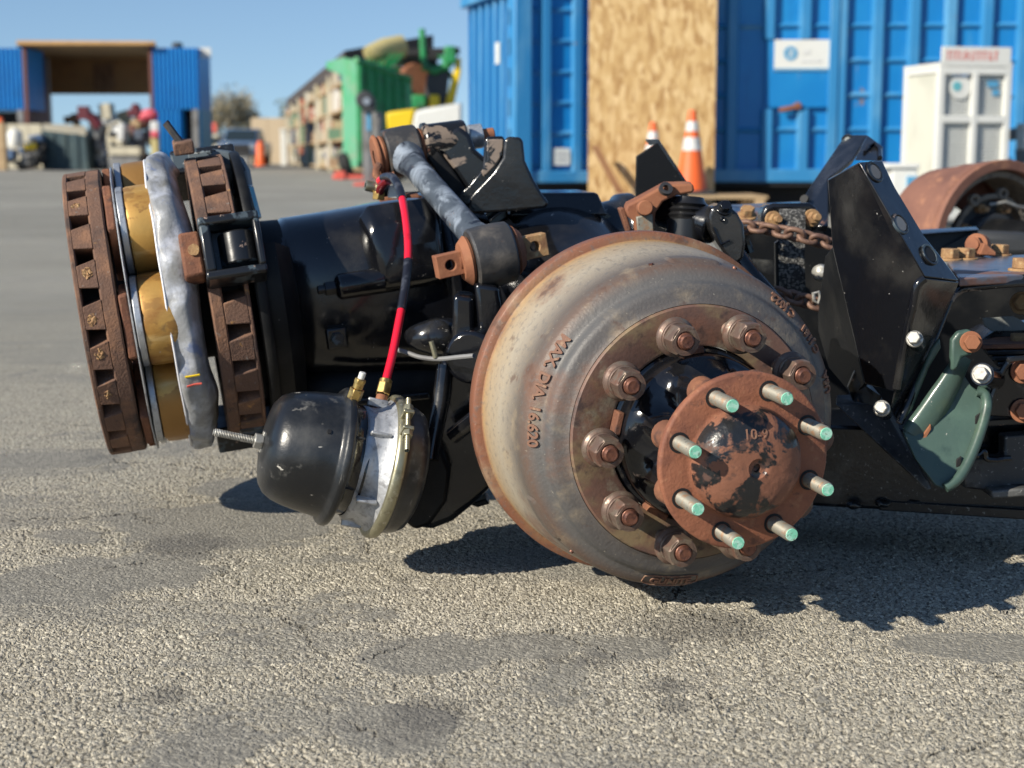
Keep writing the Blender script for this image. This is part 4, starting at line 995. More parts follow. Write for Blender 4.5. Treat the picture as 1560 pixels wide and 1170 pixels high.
build(MB().plate(px([(1309, 247, 2.158), (1344, 244, 2.2), (1362, 282, 2.195), (1384, 325, 2.19), (1410, 362, 2.18), (1439, 398, 2.17), (1461, 428, 2.165), (1409, 422, 2.118)]), (-.002, .008, -.002)), 'sloped_flange', M['black'], hb, world=True, bevel=.002)
for hx_, hy_, hY in ((1332, 262, 2.216), (1371, 341, 2.194), (1416, 388, 2.19)):
    fn_ = (Vector(P(1344, 244, 2.2)) - P(1309, 247, 2.158)).cross(P(1409, 422, 2.118) - P(1309, 247, 2.158)).normalized()
    if fn_.y > 0: fn_ = -fn_
    d_r = P(hx_, hy_, 2.0) - Vector((0, 0, H)); o_r = Vector((0, 0, H)); p_r = P(1309, 247, 2.158)
    Fh2 = frame(o_r + d_r * ((p_r - o_r).dot(fn_) / d_r.dot(fn_)) + fn_ * .001, fn_)
    build(MB().ring(.0165, .0125, -.003, .0012, 28, Fh2), 'hole_rim', M['black_chipped'], hb, world=True, bevel=.001)
    build(MB().cyl(.0115, -.003, .0004, 20, Fh2), 'hole', M['mid_grey'] if hy_ < 380 else M['shadow_gap'], hb, world=True)
build(MB().plate(px([(1268, 376, 2.27), (1288, 460, 2.245), (1317, 586, 2.205), (1300, 605, 2.3), (1262, 560, 2.42), (1246, 505, 2.46), (1246, 480, 2.46), (1257, 390, 2.36)]), (.008, .006, 0)), 'side_gusset', M['black_matte'], hb, world=True, bevel=.002)
build(MB().plate(px([(1409, 423, 2.121), (1461, 430, 2.168), (1447, 452, 2.2), (1430, 500, 2.225), (1398, 580, 2.19), (1367, 640, 2.17), (1356, 625, 2.15), (1364, 596, 2.142), (1383, 500, 2.132), (1397, 436, 2.122)]), (.002, .008, 0)), 'rear_plate', M['black'], hb, world=True, bevel=.002)
# bent weld seam, bright along the fold
build(MB().tube(smooth_path(px([(1408, 424, 2.117), (1397, 436, 2.117), (1390, 468, 2.12), (1381, 505, 2.127), (1366, 592, 2.137)])), .006, 10), 'fold_seam', M['black'], hb, world=True, smooth=80)
build(MB().plate(px([(1462, 427, 2.236), (1560, 418, 2.26), (1640, 412, 2.28), (1640, 430, 2.28), (1560, 433, 2.26), (1475, 441, 2.236), (1452, 460, 2.23), (1436, 500, 2.22), (1405, 575, 2.185), (1370, 645, 2.165), (1366, 636, 2.165), (1397, 572, 2.185), (1428, 496, 2.22), (1446, 448, 2.236)]), (0, .012, 0)), 'lip', M['black_chipped'], hb, world=True, bevel=.002)
build(MB().tube(smooth_path(px([(1370, 645, 2.163), (1400, 574, 2.182), (1431, 498, 2.216), (1449, 456, 2.23), (1462, 443, 2.232), (1482, 438, 2.233), (1560, 431, 2.256), (1640, 428, 2.276)])), .0055, 10), 'lip_highlight_bead', M['black_worn'], hb, world=True, smooth=80)  # bead added along the lip so its edge catches light
for (x, y) in ((1393, 516), (1343, 622)):
    build(MB().prism(hexn(.0098), 0, .011, frame(P(x, y, 2.11), (-.35, -.85, .3))).cyl(.0118, -.006, .001, 18, frame(P(x, y, 2.11), (-.35, -.85, .3))), 'flange_bolt', M['zinc'], hb, world=True, bevel=.0016)
    build(MB().cyl(.0115, -.035, -.006, 16, frame(P(x, y, 2.11), (-.35, -.85, .3))), 'bolt_sleeve', M['black'], hb, world=True)
build(MB().plate(px([(1292, 590, 2.27), (1306, 557, 2.25), (1318, 588, 2.21), (1344, 604, 2.2), (1337, 620, 2.22), (1300, 612, 2.28)]), (0, .01, 0)), 'bent_foot', M['black_chipped'], hb, world=True, bevel=.002)

hb2 = thing('hanger_bracket', 'leaning sky-tinted black hanger bracket with a dark pocket, behind the tall three-hole hanger', 'bracket', P(1260, 340, 2.6))
build(MB().plate(px([(1288, 205, 2.98), (1322, 205, 2.92), (1300, 242, 2.86), (1262, 273, 2.82), (1262, 345, 2.74), (1219, 345, 2.78), (1220, 308, 2.82), (1240, 275, 2.87)]), (0, .012, -.01)), 'sloped_plate', M['sky_tint_black'], hb2, world=True, bevel=.002)
build(MB().plate(px([(1322, 206, 2.915), (1346, 224, 2.88), (1345, 246, 2.78), (1303, 244, 2.8)]), (0, .01, 0)), 'pocket_plate', M['black'], hb2, world=True, bevel=.003)
build(MB().tube(px([(1318, 232, 2.83), (1322, 222, 2.85), (1333, 219, 2.86), (1340, 227, 2.84), (1341, 240, 2.79)]), .004, 8), 'pocket_rim', M['black'], hb2, world=True)
build(MB().ring(.011, .006, -.004, .003, 20, frame(P(1291, 213, 2.955), (-.3, -.75, .55))), 'hole_rim', M['black_chipped'], hb2, world=True)
build(MB().cyl(.0055, -.004, .002, 14, frame(P(1291, 213, 2.955), (-.3, -.75, .55))), 'hole', M['white_lid'], hb2, world=True)
build(MB().cyl(.008, -.002, .004, 14, frame(P(1226, 304, 2.815), (-.5, -.7, .4))), 'hole', M['shadow_gap'], hb2, world=True)

hb3 = thing('hanger_bracket', 'dark pointed hanger bracket above the near drum, in front of the strand board', 'bracket', P(1000, 310, 3.0))
build(MB().plate(px([(969, 238), (1003, 216), (1046, 280), (1050, 310), (968, 312)], 3.0), (0, .008, 0)), 'front_plate', M['black_matte'], hb3, world=True, bevel=.002)
build(MB().plate(px([(983, 212, 3.06), (1004, 212, 3.0), (1050, 282, 2.99), (1042, 280, 3.0), (1002, 219, 3.0), (990, 222, 3.04)]), (0, .012, 0)), 'flange', M['black'], hb3, world=True, bevel=.002)
build(MB().plate(px([(969, 312, 3.0), (1060, 312, 3.0), (1060, 380, 3.0), (960, 380, 3.0)]), (0, .02, 0)), 'foot', M['black_matte'], hb3, world=True)

lv = thing('brake_lever', 'rusty forged brake lever arching over the top edge of the near drum', 'lever', P(975, 352, 2.5))
build(MB().plate(px([(952, 320), (956, 312), (972, 304), (1014, 281), (1056, 280), (1058, 289), (1056, 294), (1030, 298), (1010, 308), (999, 324), (996, 356), (968, 356), (966, 338), (956, 330)], 2.5), (0, .04, .004)), 'arm', M['rust_orange'], lv, world=True, bevel=.004, segs=3)
build(MB().cyl(.0125, -.008, .03, 20, frame(P(981, 317, 2.49), (0, -1, .05))), 'pivot', M['rust_orange'], lv, world=True, bevel=.002)
build(MB().plate(px([(969, 330), (994, 326), (997, 358), (972, 358)], 2.488), (0, .01, 0)), 'pale_plate', M['stud_grey'], lv, world=True, bevel=.002)
build(MB().ring(.011, .0055, -.003, .004, 20, frame(P(1014, 288, 2.49), (.2, -.8, .5))), 'eye', M['bush'], lv, world=True)
build(MB().plate(px([(943, 318), (951, 316), (962, 350), (956, 356)], 2.52), (0, .05, 0)), 'side_strap', M['rust'], lv, world=True, bevel=.002)

vl = thing('brake_actuator', 'glossy black ribbed actuator with a flat lid behind the top right of the near drum', 'actuator', P(1090, 400, 2.5))
fb = frame(P(1046, 340, 2.52), (.05, .1, 1))
build(MB().lathe([(.03, -.06), (.032, -.02), (.033, .005)] + [(.0325 if i % 2 else .0285, .008 + i * .0045) for i in range(7)] + [(.026, .042), (.001, .044)], 32, fb), 'ribbed_boot', M['rubber'], vl, world=True)
build(MB().cyl(.03, 0, .1, 28, frame(P(1088, 345, 2.5), (-.75, .6, .25))), 'barrel', M['black'], vl, world=True, bevel=.004)
lid = px([(1079, 330), (1084, 316), (1096, 311), (1110, 313), (1124, 325), (1133, 342), (1136, 372), (1132, 395), (1122, 402), (1110, 396), (1092, 370), (1082, 350)], 2.44)
build(MB().plate(lid, (.0, .07, .0)), 'lid', M['black'], vl, world=True, bevel=.005, segs=3)
build(MB().tube(px([(1087, 346), (1098, 372), (1112, 366), (1100, 372)], 2.437), .002, 6).tube([P(1101 + 3 * math.cos(t), 334 + 3 * math.sin(t), 2.437) for t in np.linspace(0, 6, 12)], .0015, 6), 'lid_ridge', M['black'], vl, world=True)
bolt(vl, P(1103, 318, 2.445), (.1, -.8, .6), .009, .009, 'black')
build(MB().tube(px([(1112, 380, 2.53), (1145, 424, 2.52), (1190, 478, 2.5)]), .018, 18), 'push_tube', M['black'], vl, world=True)
build(MB().tube(px([(1108, 320, 2.6), (1130, 350, 2.62), (1142, 385, 2.62)]), .008, 10), 'pipe', M['black'], vl, world=True)

# hanger, strap and chains
st_h = thing('strap_hanger', 'black hanger block with two tan bolts holding the top of the webbing strap', 'hanger', P(1205, 345, 2.66))
build(MB().plate(px([(1160, 348), (1160, 326), (1166, 314), (1178, 310), (1234, 309), (1245, 316), (1248, 330), (1248, 350), (1236, 352), (1228, 335), (1188, 336), (1180, 352)], 2.66), (0, .05, 0)), 'block', M['black'], st_h, world=True, bevel=.006, segs=3)
for (x, y) in ((1178, 335), (1237, 332)):
    bolt(st_h, P(x, y, 2.645), (.25, -.95, .1), .0105, .012, 'rust_yellow', tip=True)
stp = thing('webbing_strap', 'frayed black and grey woven strap hanging below the two-bolt hanger', 'strap', P(1207, 450, 2.63))
sp_ = [(1207, 318, 2.652), (1207, 330, 2.636), (1207, 345, 2.63), (1206, 370, 2.622), (1206, 400, 2.618), (1207, 430, 2.62), (1208, 460, 2.63)]
secs = []
for x, y, Yq in smooth_path([Vector(s) for s in sp_], 4):
    secs.append([P(x - 20, y, Yq), P(x - 10, y, Yq - .002), P(x + 10, y, Yq - .002), P(x + 20, y, Yq), P(x + 20, y, Yq + .006), P(x - 20, y, Yq + .006)])
build(MB().loft(secs), 'webbing', M['webbing'], stp, world=True, smooth=30)
build(MB().plate(px([(1181, 370), (1187, 366), (1188, 452), (1182, 455)], 2.63), (0, .012, 0)), 'edge_binding', M['rubber'], stp, world=True)
def chain(name, label, pts, n):
    c = thing(name, label, 'chain', pts[0], 'rusty chains by the strap')
    path = smooth_path(pts, 30)
    L_ = [0]
    for a, b in zip(path, path[1:]): L_.append(L_[-1] + (b - a).length)
    tot = L_[-1]; pitch = tot / n
    half = pitch * .5 + .0042; r = .0044; wdt = .0105
    ring = []
    for i in range(28):
        t = 2 * PI * i / 28
        x = math.cos(t); y = math.sin(t)
        ring.append((math.copysign(half - wdt, x) * min(1, abs(x) * 3) + wdt * x, wdt * y, 0))
    l0 = None
    for k in range(n):
        sN = (k + .5) * pitch
        i = max(1, min(len(L_) - 1, int(np.searchsorted(L_, sN))))
        p = path[i]; d = (path[min(i + 2, len(path) - 1)] - path[max(0, i - 2)]).normalized()
        a = Vector((0, 0, 1)); y = a.cross(d).normalized(); z = d.cross(y)
        m = Matrix((d, y, z)).transposed().to_4x4(); m.translation = p - pts[0]
        m = m @ RX((.75 if k % 2 else .75 + PI / 2) + random.uniform(-.25, .25))
        if l0 is None: l = l0 = build(MB().tube(ring, r, 10, closed=True), 'link', M['chain'], c, smooth=80)
        else: l = l0.copy(); COL.objects.link(l); l.parent = c
        l.matrix_basis = m
    return c
chain('chain', 'upper rusty chain crossing in front of the woven strap', px([(1128, 347, 2.6), (1150, 346, 2.585), (1185, 352, 2.57), (1215, 358, 2.56), (1245, 366, 2.56), (1275, 374, 2.56)]), 8)
chain('chain', 'lower short rusty chain below the woven strap', px([(1185, 443, 2.55), (1205, 452, 2.54), (1230, 459, 2.54), (1268, 470, 2.54)]), 5)
wb = thing('bolt', 'white domed bolt beside the woven strap', 'bolt', P(1252, 416, 2.6))
build(MB().lathe([(.0001, .018), (.007, .0175), (.012, .014), (.0145, .007), (.015, 0), (.0001, -.002)], 20, frame(P(1252, 416, 2.6), (-.6, -.75, .2))).cyl(.012, -.04, 0, 14, frame(P(1252, 416, 2.6), (-.6, -.75, .2))), 'cap', M['zinc'], wb, world=True)
cl_ = thing('shackle_clip', 'small pale steel clip at the end of the lower chain', 'clip', P(1246, 452, 2.53))
build(MB().tube(px([(1239, 447), (1247, 445), (1250, 452), (1246, 462), (1240, 458)], 2.53), .003, 8, closed=True), 'clip_ring', M['zinc'], cl_, world=True)

# frame: lower beam, inner web, top plate
bm_ = thing('frame_beam', 'heavy black scuffed steel beam lying low along the ground behind the near drum', 'steel beam', P(1300, 700, 2.4))
def span(x0, x1, ytop, ybot, Y0, Y1):
    a = [P(x0, ytop, Y0), P(x1, ytop, Y0 * 1), P(x1, ybot, Y0), P(x0, ybot, Y0)]
    return a
z0_, z1_ = .07, .2
xa, xb = P(1190, 700, 2.34).x, P(1660, 700, 2.3).x
bvs = [(xa, 2.36), (xb, 2.24), (xb, 2.42), (xa, 2.54)]
build(MB().prism(bvs, z0_, z1_), 'beam', M['beam_grey'], bm_, world=True, bevel=.006)
build(MB().prism([(xa + .15, 2.318), (xb, 2.225), (xb, 2.236), (xa + .15, 2.33)], z0_ + .0, z0_ + .016), 'bottom_flange', M['beam_grey'], bm_, world=True, bevel=.002)
build(MB().plate(px([(1272, 616, 2.28), (1340, 612, 2.28), (1420, 745, 2.2), (1412, 748, 2.2)]), (.02, .09, 0)), 'gusset', M['dusty_black'], bm_, world=True, bevel=.003)
build(MB().plate(px([(1462, 700), (1530, 696), (1530, 664), (1640, 655), (1640, 745), (1508, 748), (1470, 744)], 2.2), (0, .03, 0)), 'scuffed_side', M['dusty_black'], bm_, world=True, bevel=.003)
build(MB().plate(px([(1440, 700), (1455, 640), (1500, 632), (1530, 640), (1640, 630), (1640, 700), (1520, 706)], 2.25), (0, .03, 0)), 'inner_side', M['black'], bm_, world=True, bevel=.003)
build(MB().tube(smooth_path(px([(1508, 612, 2.16), (1522, 575, 2.16), (1535, 553, 2.16), (1550, 547, 2.16), (1640, 540, 2.18)])), .0045, 8), 'edge_bead', M['black_chipped'], bm_, world=True)
build(MB().plate(px([(1508, 614), (1524, 574), (1538, 552), (1640, 542), (1640, 640), (1500, 634)], 2.175), (0, .02, 0)), 'end_plate', M['black'], bm_, world=True, bevel=.003)
bolt(bm_, P(1558, 566, 2.17), (-.1, -1, .1), .012, .012, 'rust_orange'); bolt(bm_, P(1558, 626, 2.17), (-.1, -1, .1), .012, .012, 'rust_orange')
# layered plates, welds and fasteners along the beam
build(MB().plate(px([(1452, 648), (1500, 640), (1560, 636), (1640, 632), (1640, 642), (1502, 650), (1452, 660)], 2.19), (0, .05, 0)), 'ledge', M['black_chipped'], bm_, world=True, bevel=.002)
build(MB().plate(px([(1510, 748), (1560, 744), (1640, 738), (1640, 752), (1512, 760)], 2.17), (0, .05, 0)), 'ledge', M['dusty_black'], bm_, world=True, bevel=.003)
build(MB().tube(smooth_path(px([(1466, 690, 2.19), (1488, 694, 2.19), (1500, 688, 2.19), (1506, 700, 2.19), (1540, 698, 2.19)])), .004, 8).jit(.002, 70), 'weld_bead', M['black'], bm_, world=True)
build(MB().plate(px([(1470, 668), (1482, 664), (1486, 674), (1474, 678)], 2.17), (0, .02, 0)), 'nut_plate', M['zinc'], bm_, world=True, bevel=.003)
build(MB().plate(px([(1515, 505), (1640, 492), (1640, 520), (1500, 530), (1492, 520)], 2.5), (0, .1, 0)), 'inner_shelf', M['black'], bm_, world=True, bevel=.003)
for xx in (1300, 1345, 1395):
    build(MB().sphere(P(xx, 770 - (xx - 1300) * .05, 2.31), .006, sc=(2.2, 1, 1)).jit(.003, 90), 'weld_bead', M['beam_grey'], bm_, world=True)
iw = thing('frame_web', 'dark inner steel web of the suspension frame behind the chains and hanger', 'steel frame', P(1300, 600, 2.95))
build(MB().plate(px([(1120, 345), (1260, 345), (1480, 430), (1700, 430), (1700, 660), (1120, 660)], 2.86), (0, .02, 0)), 'web', M['black_matte'], iw, world=True)
build(MB().plate(px([(1148, 395), (1178, 397), (1182, 420), (1150, 412)], 2.8), (0, .02, 0)), 'tab', M['beam_grey'], iw, world=True)
build(MB().plate(px([(1110, 312, 3.2), (1260, 305, 3.2), (1262, 328, 3.0), (1112, 335, 3.0)]), (0, 0, -.03)), 'top_flange', M['steel_rust'], iw, world=True)
bolt(iw, P(1138, 329, 2.95), (0, -.5, 1), .013, .015, 'rust_yellow')
build(MB().plate(px([(1498, 485), (1545, 482), (1562, 492), (1600, 492), (1600, 503), (1512, 505), (1500, 497)], 2.5), (0, .006, .0)), 'grey_tag', M['white_lid'], iw, world=True, bevel=.001)
bolt(iw, P(1556, 462, 2.5), (-.1, -1, .2), .013, .015, 'rust_yellow')
tp = thing('top_plate', 'bolted steel top plate, rusty and reflecting blue sky, at the right edge', 'steel plate', P(1500, 410, 2.5))
ztp = P(1462, 424, 2.245).z
def onz(pxx, pyy, z):
    d = _fw + Vector((1, 0, 0)) * ((pxx - CX) / FPX) + _up * ((CY - pyy) / FPX)
    return Vector((0, 0, H)) + d * ((z - H) / d.z)
ztop = ztp + .004
build(MB().plate([onz(1443, 398, ztop), onz(1490, 390, ztop), onz(1680, 384, ztop), onz(1680, 412, ztop), onz(1462, 424, ztop)], (0, 0, -.012)), 'plate', M['steel_rust'], tp, world=True, bevel=.002)
for (x, y) in ((1447, 396), (1471, 395), (1523, 389), (1557, 412)):
    bolt(tp, onz(x, y, ztop), (0.02, 0, 1), .0145, .016, 'rust_yellow')
build(MB().plate(px([(1492, 388, 2.62), (1500, 370, 2.62), (1518, 384, 2.62), (1518, 390, 2.62)]), (0, .02, 0)), 'rib', M['rust_orange'], tp, world=True, bevel=.002)
fbb = frame(P(1487, 373, 2.66), (-.55, -.8, .1))
build(MB().cyl(.02, -.02, .0, 24, fbb).prism([(1.25 * x, 1.25 * y) for x, y in hexn(.0115)], 0, .016, fbb).cyl(.011, .0, .02, 16, fbb), 'big_bolt', M['rust_orange'], tp, world=True, bevel=.001)
xm = thing('cross_member', 'short dark steel cross member in front of the rear rusty drum', 'steel bar', P(1450, 370, 2.95))
build(MB().plate(px([(1400, 352, 2.95), (1490, 346, 3.05), (1490, 352, 3.03), (1490, 392, 3.03), (1400, 398, 2.93)]), (0, .02, 0)), 'side', M['black_matte'], xm, world=True, bevel=.003)
build(MB().plate(px([(1398, 350, 2.95), (1488, 345, 3.05), (1492, 350, 3.02), (1400, 357, 2.92)]), (0, .03, -.006)), 'top_edge', M['sky_tint_black'], xm, world=True, bevel=.002)

# leaf pack and green bracket
lf = thing('leaf_spring_pack', 'stack of black spring leaves beside the green bracket with a rusty top edge', 'leaf spring', P(1540, 545, 2.3))
for i, mk in enumerate(('rust_orange', 'black', 'black', 'black')):
    y = 519 + i * 9
    build(MB().plate(px([(1490 + i * 8, y, 2.42), (1496 + i * 8, y + 6, 2.3), (1640, y + 3, 2.3), (1640, y - 8, 2.5), (1520, y - 6, 2.5)]), (0, .0, -.0075)), 'leaf', M['black_chipped'] if i else M['rust'], lf, world=True, bevel=.0015)
build(MB().box((0, 0, 0), (.03, .02, .018), frame(P(1556, 518, 2.38), (0, -.2, 1))), 'clip', M['rust_yellow'], lf, world=True, bevel=.002)
bolt(lf, P(1496, 570, 2.1), (-.45, -.85, .2), .0095, .013, 'zinc'); 
build(MB().cyl(.016, -.09, -.002, 18, frame(P(1496, 570, 2.1), (-.45, -.85, .2))), 'bolt_shank', M['black'], lf, world=True)

gb = thing('pressed_bracket', 'green painted pressed-steel bracket with one rusty bolt through its top eye', 'bracket', P(1440, 745, 2.2))
gy = 2.165
build(MB().plate(px([(1452, 560, gy + .02), (1458, 556, gy + .02), (1480, 588, gy), (1488, 594, gy), (1499, 596, gy), (1504, 606, gy), (1505, 624, gy - .005), (1494, 665, gy - .02), (1478, 705, gy - .035), (1462, 730, gy - .045), (1440, 746, gy - .05), (1425, 740, gy - .045), (1395, 700, gy - .03), (1376, 660, gy - .01), (1400, 620, gy)]), (0, .007, 0)), 'back_panel', M['green_steel'], gb, world=True, bevel=.002)
rid = [(1469, 542), (1458, 562), (1446, 584), (1432, 607), (1418, 629), (1406, 647), (1393, 664)]
secs = []
for k, (x, y) in enumerate(rid):
    wd = (11, 13, 15, 17, 18, 19, 19)[k]; hh = (.006, .008, .009, .01, .01, .01, .01)[k]
    n_ = 9; sec = []
    for j in range(n_):
        u = -1 + 2 * j / (n_ - 1)
        bump_ = max(0, math.cos(u * PI / 2)) ** .4
        sec.append(P(x + u * wd, y + u * wd * .62, gy - .005 - hh * bump_))
    sec += [P(x + wd, y + wd * .62, gy + .012), P(x - wd, y - wd * .62, gy + .012)]
    secs.append(sec)
build(MB().loft(secs), 'pressed_ridge', M['green_steel'], gb, world=True, smooth=70)
build(MB().plate(px([(1404, 672), (1408, 660), (1418, 646), (1419, 654), (1411, 668), (1406, 677)], gy - .0175), (0, .01, 0)), 'rust_end', M['rust_orange'], gb, world=True, bevel=.001)
build(MB().tube(smooth_path(px([(1489, 596, gy - .004), (1500, 600, gy - .006), (1503, 622, gy - .012), (1490, 668, gy - .028), (1474, 706, gy - .042), (1458, 731, gy - .052), (1440, 743, gy - .055)])), .0075, 12), 'rolled_edge', M['green_steel'], gb, world=True, smooth=80)
for (x, y, dy) in ((1489, 640, -.0135), (1460, 706, -.0375)):
    build(MB().plate(px([(x - 4, y + 8, gy + dy), (x - 2, y - 6, gy + dy), (x + 5, y - 11, gy + dy), (x + 4, y + 2, gy + dy)]), (0, .004, 0)), 'slot', M['shadow_gap'], gb, world=True, bevel=.0005)
build(MB().plate(px([(1449, 545), (1450, 518), (1460, 505), (1478, 502), (1490, 514), (1490, 530), (1480, 541), (1466, 545), (1460, 562), (1450, 566)], gy - .03), (0, .014, 0)), 'eye', M['green_steel'], gb, world=True, bevel=.004, segs=3)
bolt(gb, P(1479, 521, gy - .035), (-.12, -.98, .1), .0105, .012, 'rust_orange')
build(MB().plate(px([(1432, 515), (1434, 530), (1416, 560), (1404, 590), (1390, 625), (1374, 645), (1380, 620), (1400, 575), (1420, 530)], gy + .005), (0, .01, 0)), 'side_flange', M['green_steel'], gb, world=True, bevel=.003)

# rear rusty drum with its brake inside
DC = P(1524, 372, 4.35)
FD = frame(DC, (.42, -.9, -.02))
rd = thing('brake_drum', 'rear rusty orange brake drum with its open side and brake parts facing right', 'brake drum', FD)
build(MB().lathe([(.15, -.27), (.19, -.265), (.205, -.25), (.21, -.2), (.216, -.16), (.222, -.13), (.222, -.1), (.228, -.07), (.231, -.05), (.231, -.03), (.226, -.025), (.226, -.012), (.236, -.008), (.2365, .0), (.234, .004), (.21, .004), (.208, .0), (.206, -.23), (.1, -.24)], 96), 'drum_shell', M['drum_rust'], rd, smooth=40)
build(MB().lathe([(.205, -.17), (.203, -.02), (.187, -.02), (.187, -.17), (.205, -.17)], 60, ID, math.radians(18), math.radians(152)), 'lining', M['brake_lining'], rd)
build(MB().lathe([(.14, -.05), (.14, -.035), (.125, -.035), (.125, -.05), (.14, -.05)], 60, ID, math.radians(10), math.radians(200)), 'shoe_web', M['brake_lining'], rd, bevel=.002)
for a in (120, 78, 40):
    a = math.radians(a)
    build(MB().ring(.018, .008, -.048, -.03, 20, T(.142 * math.cos(a), .142 * math.sin(a), 0)), 'spring_lug', M['brake_lining'], rd, bevel=.002)
build(MB().cyl(.122, -.08, -.06, 48).cyl(.085, -.06, -.02, 40), 'spider_plate', M['dark_grey'], rd, bevel=.003)
for k in range(8):
    a = math.radians(20 + k * 45)
    build(MB().prism([(1.3 * x, 1.3 * y) for x, y in hexn(.011)], -.06, -.04, T(.104 * math.cos(a), .104 * math.sin(a), 0)).cyl(.0075, -.04, -.02, 10, T(.104 * math.cos(a), .104 * math.sin(a), 0)), 'spider_bolt', M['rust_yellow'], rd)
build(MB().cyl(.072, -.02, .16, 32), 'axle_stub', M['black_matte'], rd, bevel=.004)
build(MB().tube([(-.02, .11, -.03), (.02, .118, -.01), (.06, .105, -.01), (.1, .1, -.02)], .005, 8), 'return_spring', M['zinc'], rd)
build(MB().plate([P(1490, 352, 4.0), P(1580, 356, 4.0), P(1580, 392, 4.0), P(1505, 392, 4.0), P(1490, 376, 4.0)], (0, .1, 0)), 'axle_box', M['dark_grey'], rd, world=True, bevel=.02)
crib = thing('timber_block', 'stacked timber blocks holding the rear rusty drum off the tarmac', 'timber block', Vector((DC.x - .05, DC.y + .12, 0)))
for i in range(2):
    build(MB().box((0, 0, .032 + i * .064), (.34, .16, .062), RZ(.4 + i * 1.4)), 'block', M['timber'], crib, bevel=.004)
# ------------------------------------------------------------ background: blue roll-off container, strand board, cones, cylinder cage
def yaw_frame(o, ang):
    """x along the front, y into the depth, z up"""
    return T(*o) @ RZ(ang)
FCON = yaw_frame(G(985, 15.4, 0), -.02)
ang = -.02
con = thing('roll_off_container', 'big bright blue ribbed container with a white sign, right of the strand board', 'container', FCON)
CL, CW, CZ0, CZ1 = 5.2, 1.6, .34, 2.42
build(MB().box((CL / 2, .06, (CZ0 + CZ1) / 2), (CL, .04, CZ1 - CZ0)), 'front_wall', M['blue'], con)
build(MB().box((.05, CW / 2 + .06, (CZ0 + CZ1) / 2), (.04, CW - .1, CZ1 - CZ0)), 'end_wall', M['blue'], con)
build(MB().box((CL - .05, CW / 2 + .06, (CZ0 + CZ1) / 2), (.04, CW - .1, CZ1 - CZ0)), 'end_wall', M['blue'], con)
build(MB().box((CL / 2, CW, (CZ0 + CZ1) / 2), (CL, .04, CZ1 - CZ0)), 'rear_wall', M['blue'], con)
build(MB().box((CL / 2, CW / 2, CZ0 - .02), (CL, CW, .05)), 'floor_pan', M['skid'], con)
build(MB().box((CL / 2, .02, CZ0 + .06), (CL + .02, .1, .13)), 'bottom_rail', M['blue_rib'], con, bevel=.01)
build(MB().box((CL / 2, .02, CZ1 + .02), (CL + .02, .12, .1)), 'top_rail', M['blue_rib'], con, bevel=.01)
build(MB().box((0, CW / 2, CZ1 + .02), (.12, CW, .1)), 'top_rail', M['blue_rib'], con, bevel=.01)
build(MB().box((.0, .0, (CZ0 + CZ1) / 2), (.16, .14, CZ1 - CZ0)), 'corner_post', M['blue_rib'], con, bevel=.015)
RS = .395
rib = None
k = 0; x = .36
door0, door1 = P(1165, 100, 16.35).x, P(1268, 100, 16.1).x
invc = FCON.inverted()
def cx_of(pxx):
    # where the column pxx meets the container's front plane
    a = G(pxx, 10, 0); b = Vector((0, 0, 0))
    p0 = invc @ Vector((a.x, a.y, 0)); p1 = invc @ Vector((0, 0, 0))
    t = p1.y / (p1.y - p0.y)
    return (p1 + (p0 - p1) * t).x
d0, d1 = cx_of(1160), cx_of(1270)
ribs_px = [1002, 1056] + [1110 + 54.2 * i for i in range(12)]
ribx = [cx_of(v) for v in ribs_px]
for x in ribx:
    cut = d0 < x < d1 - .1
    for (za, zb) in (((CZ0 + .12, 1.05), (1.72, CZ1)) if cut else ((CZ0 + .12, CZ1),)):
        key = (za, zb)
        if key not in KIDS:
            hx = (zb - za) / 2
            KIDS[key] = r = build(MB().loft([[(-.07, .04, -hx), (-.045, -.03, -hx), (.045, -.03, -hx), (.07, .04, -hx)], [(-.07, .04, hx), (-.045, -.03, hx), (.045, -.03, hx), (.07, .04, hx)]]), 'rib', M['blue_rib'], con, smooth=0, bevel=.006)
        else:
            r = KIDS[key].copy(); COL.objects.link(r); r.parent = con
        r.location = (x, 0, (za + zb) / 2)
zs = [CZ0 + .17 + .335 * i for i in range(1, 7)]
for xa_, xb_ in zip(ribx, ribx[1:]):
    cut = d0 - .2 < (xa_ + xb_) / 2 < d1
    for z in zs:
        if cut and 1.0 < z < 1.75: continue
        ln = xb_ - xa_ - .1
        key = ('s', round(ln, 2))
        if key not in KIDS:
            KIDS[key] = r = build(MB().loft([[(-ln / 2, .04, -.035), (-ln / 2, .005, .0), (-ln / 2, .04, .035)], [(ln / 2, .04, -.035), (ln / 2, .005, 0), (ln / 2, .04, .035)]]), 'stiffener', M['blue_rib'], con, smooth=0)
        else:
            r = KIDS[key].copy(); COL.objects.link(r); r.parent = con
        r.location = ((xa_ + xb_) / 2, 0, z)
for i in range(4):
    build(MB().box((0.0, .3 + i * .32, (CZ0 + CZ1) / 2), (.09, .09, CZ1 - CZ0)), 'end_rib', M['blue_rib'], con, bevel=.01)
build(MB().box(((d0 + d1) / 2, .02, 1.39), (d1 - d0, .06, .66)), 'door_panel', M['blue'], con, bevel=.008)
build(MB().box((d1 - .06, .0, (CZ0 + CZ1) / 2), (.09, .09, CZ1 - CZ0)), 'door_post', M['blue_rib'], con, bevel=.008)
zc = lambda py, d: H + (234 - py) * d / FPX
sx0, sx1 = cx_of(1172), cx_of(1260)
sg = thing('sign_board', 'white rectangular company sign with a small blue round emblem on the blue container', 'sign', FCON @ Vector(((sx0 + sx1) / 2, -.012, 1.57)))
sg.matrix_world = FCON @ T((sx0 + sx1) / 2, -.016, 1.565)
sw = (sx1 - sx0)
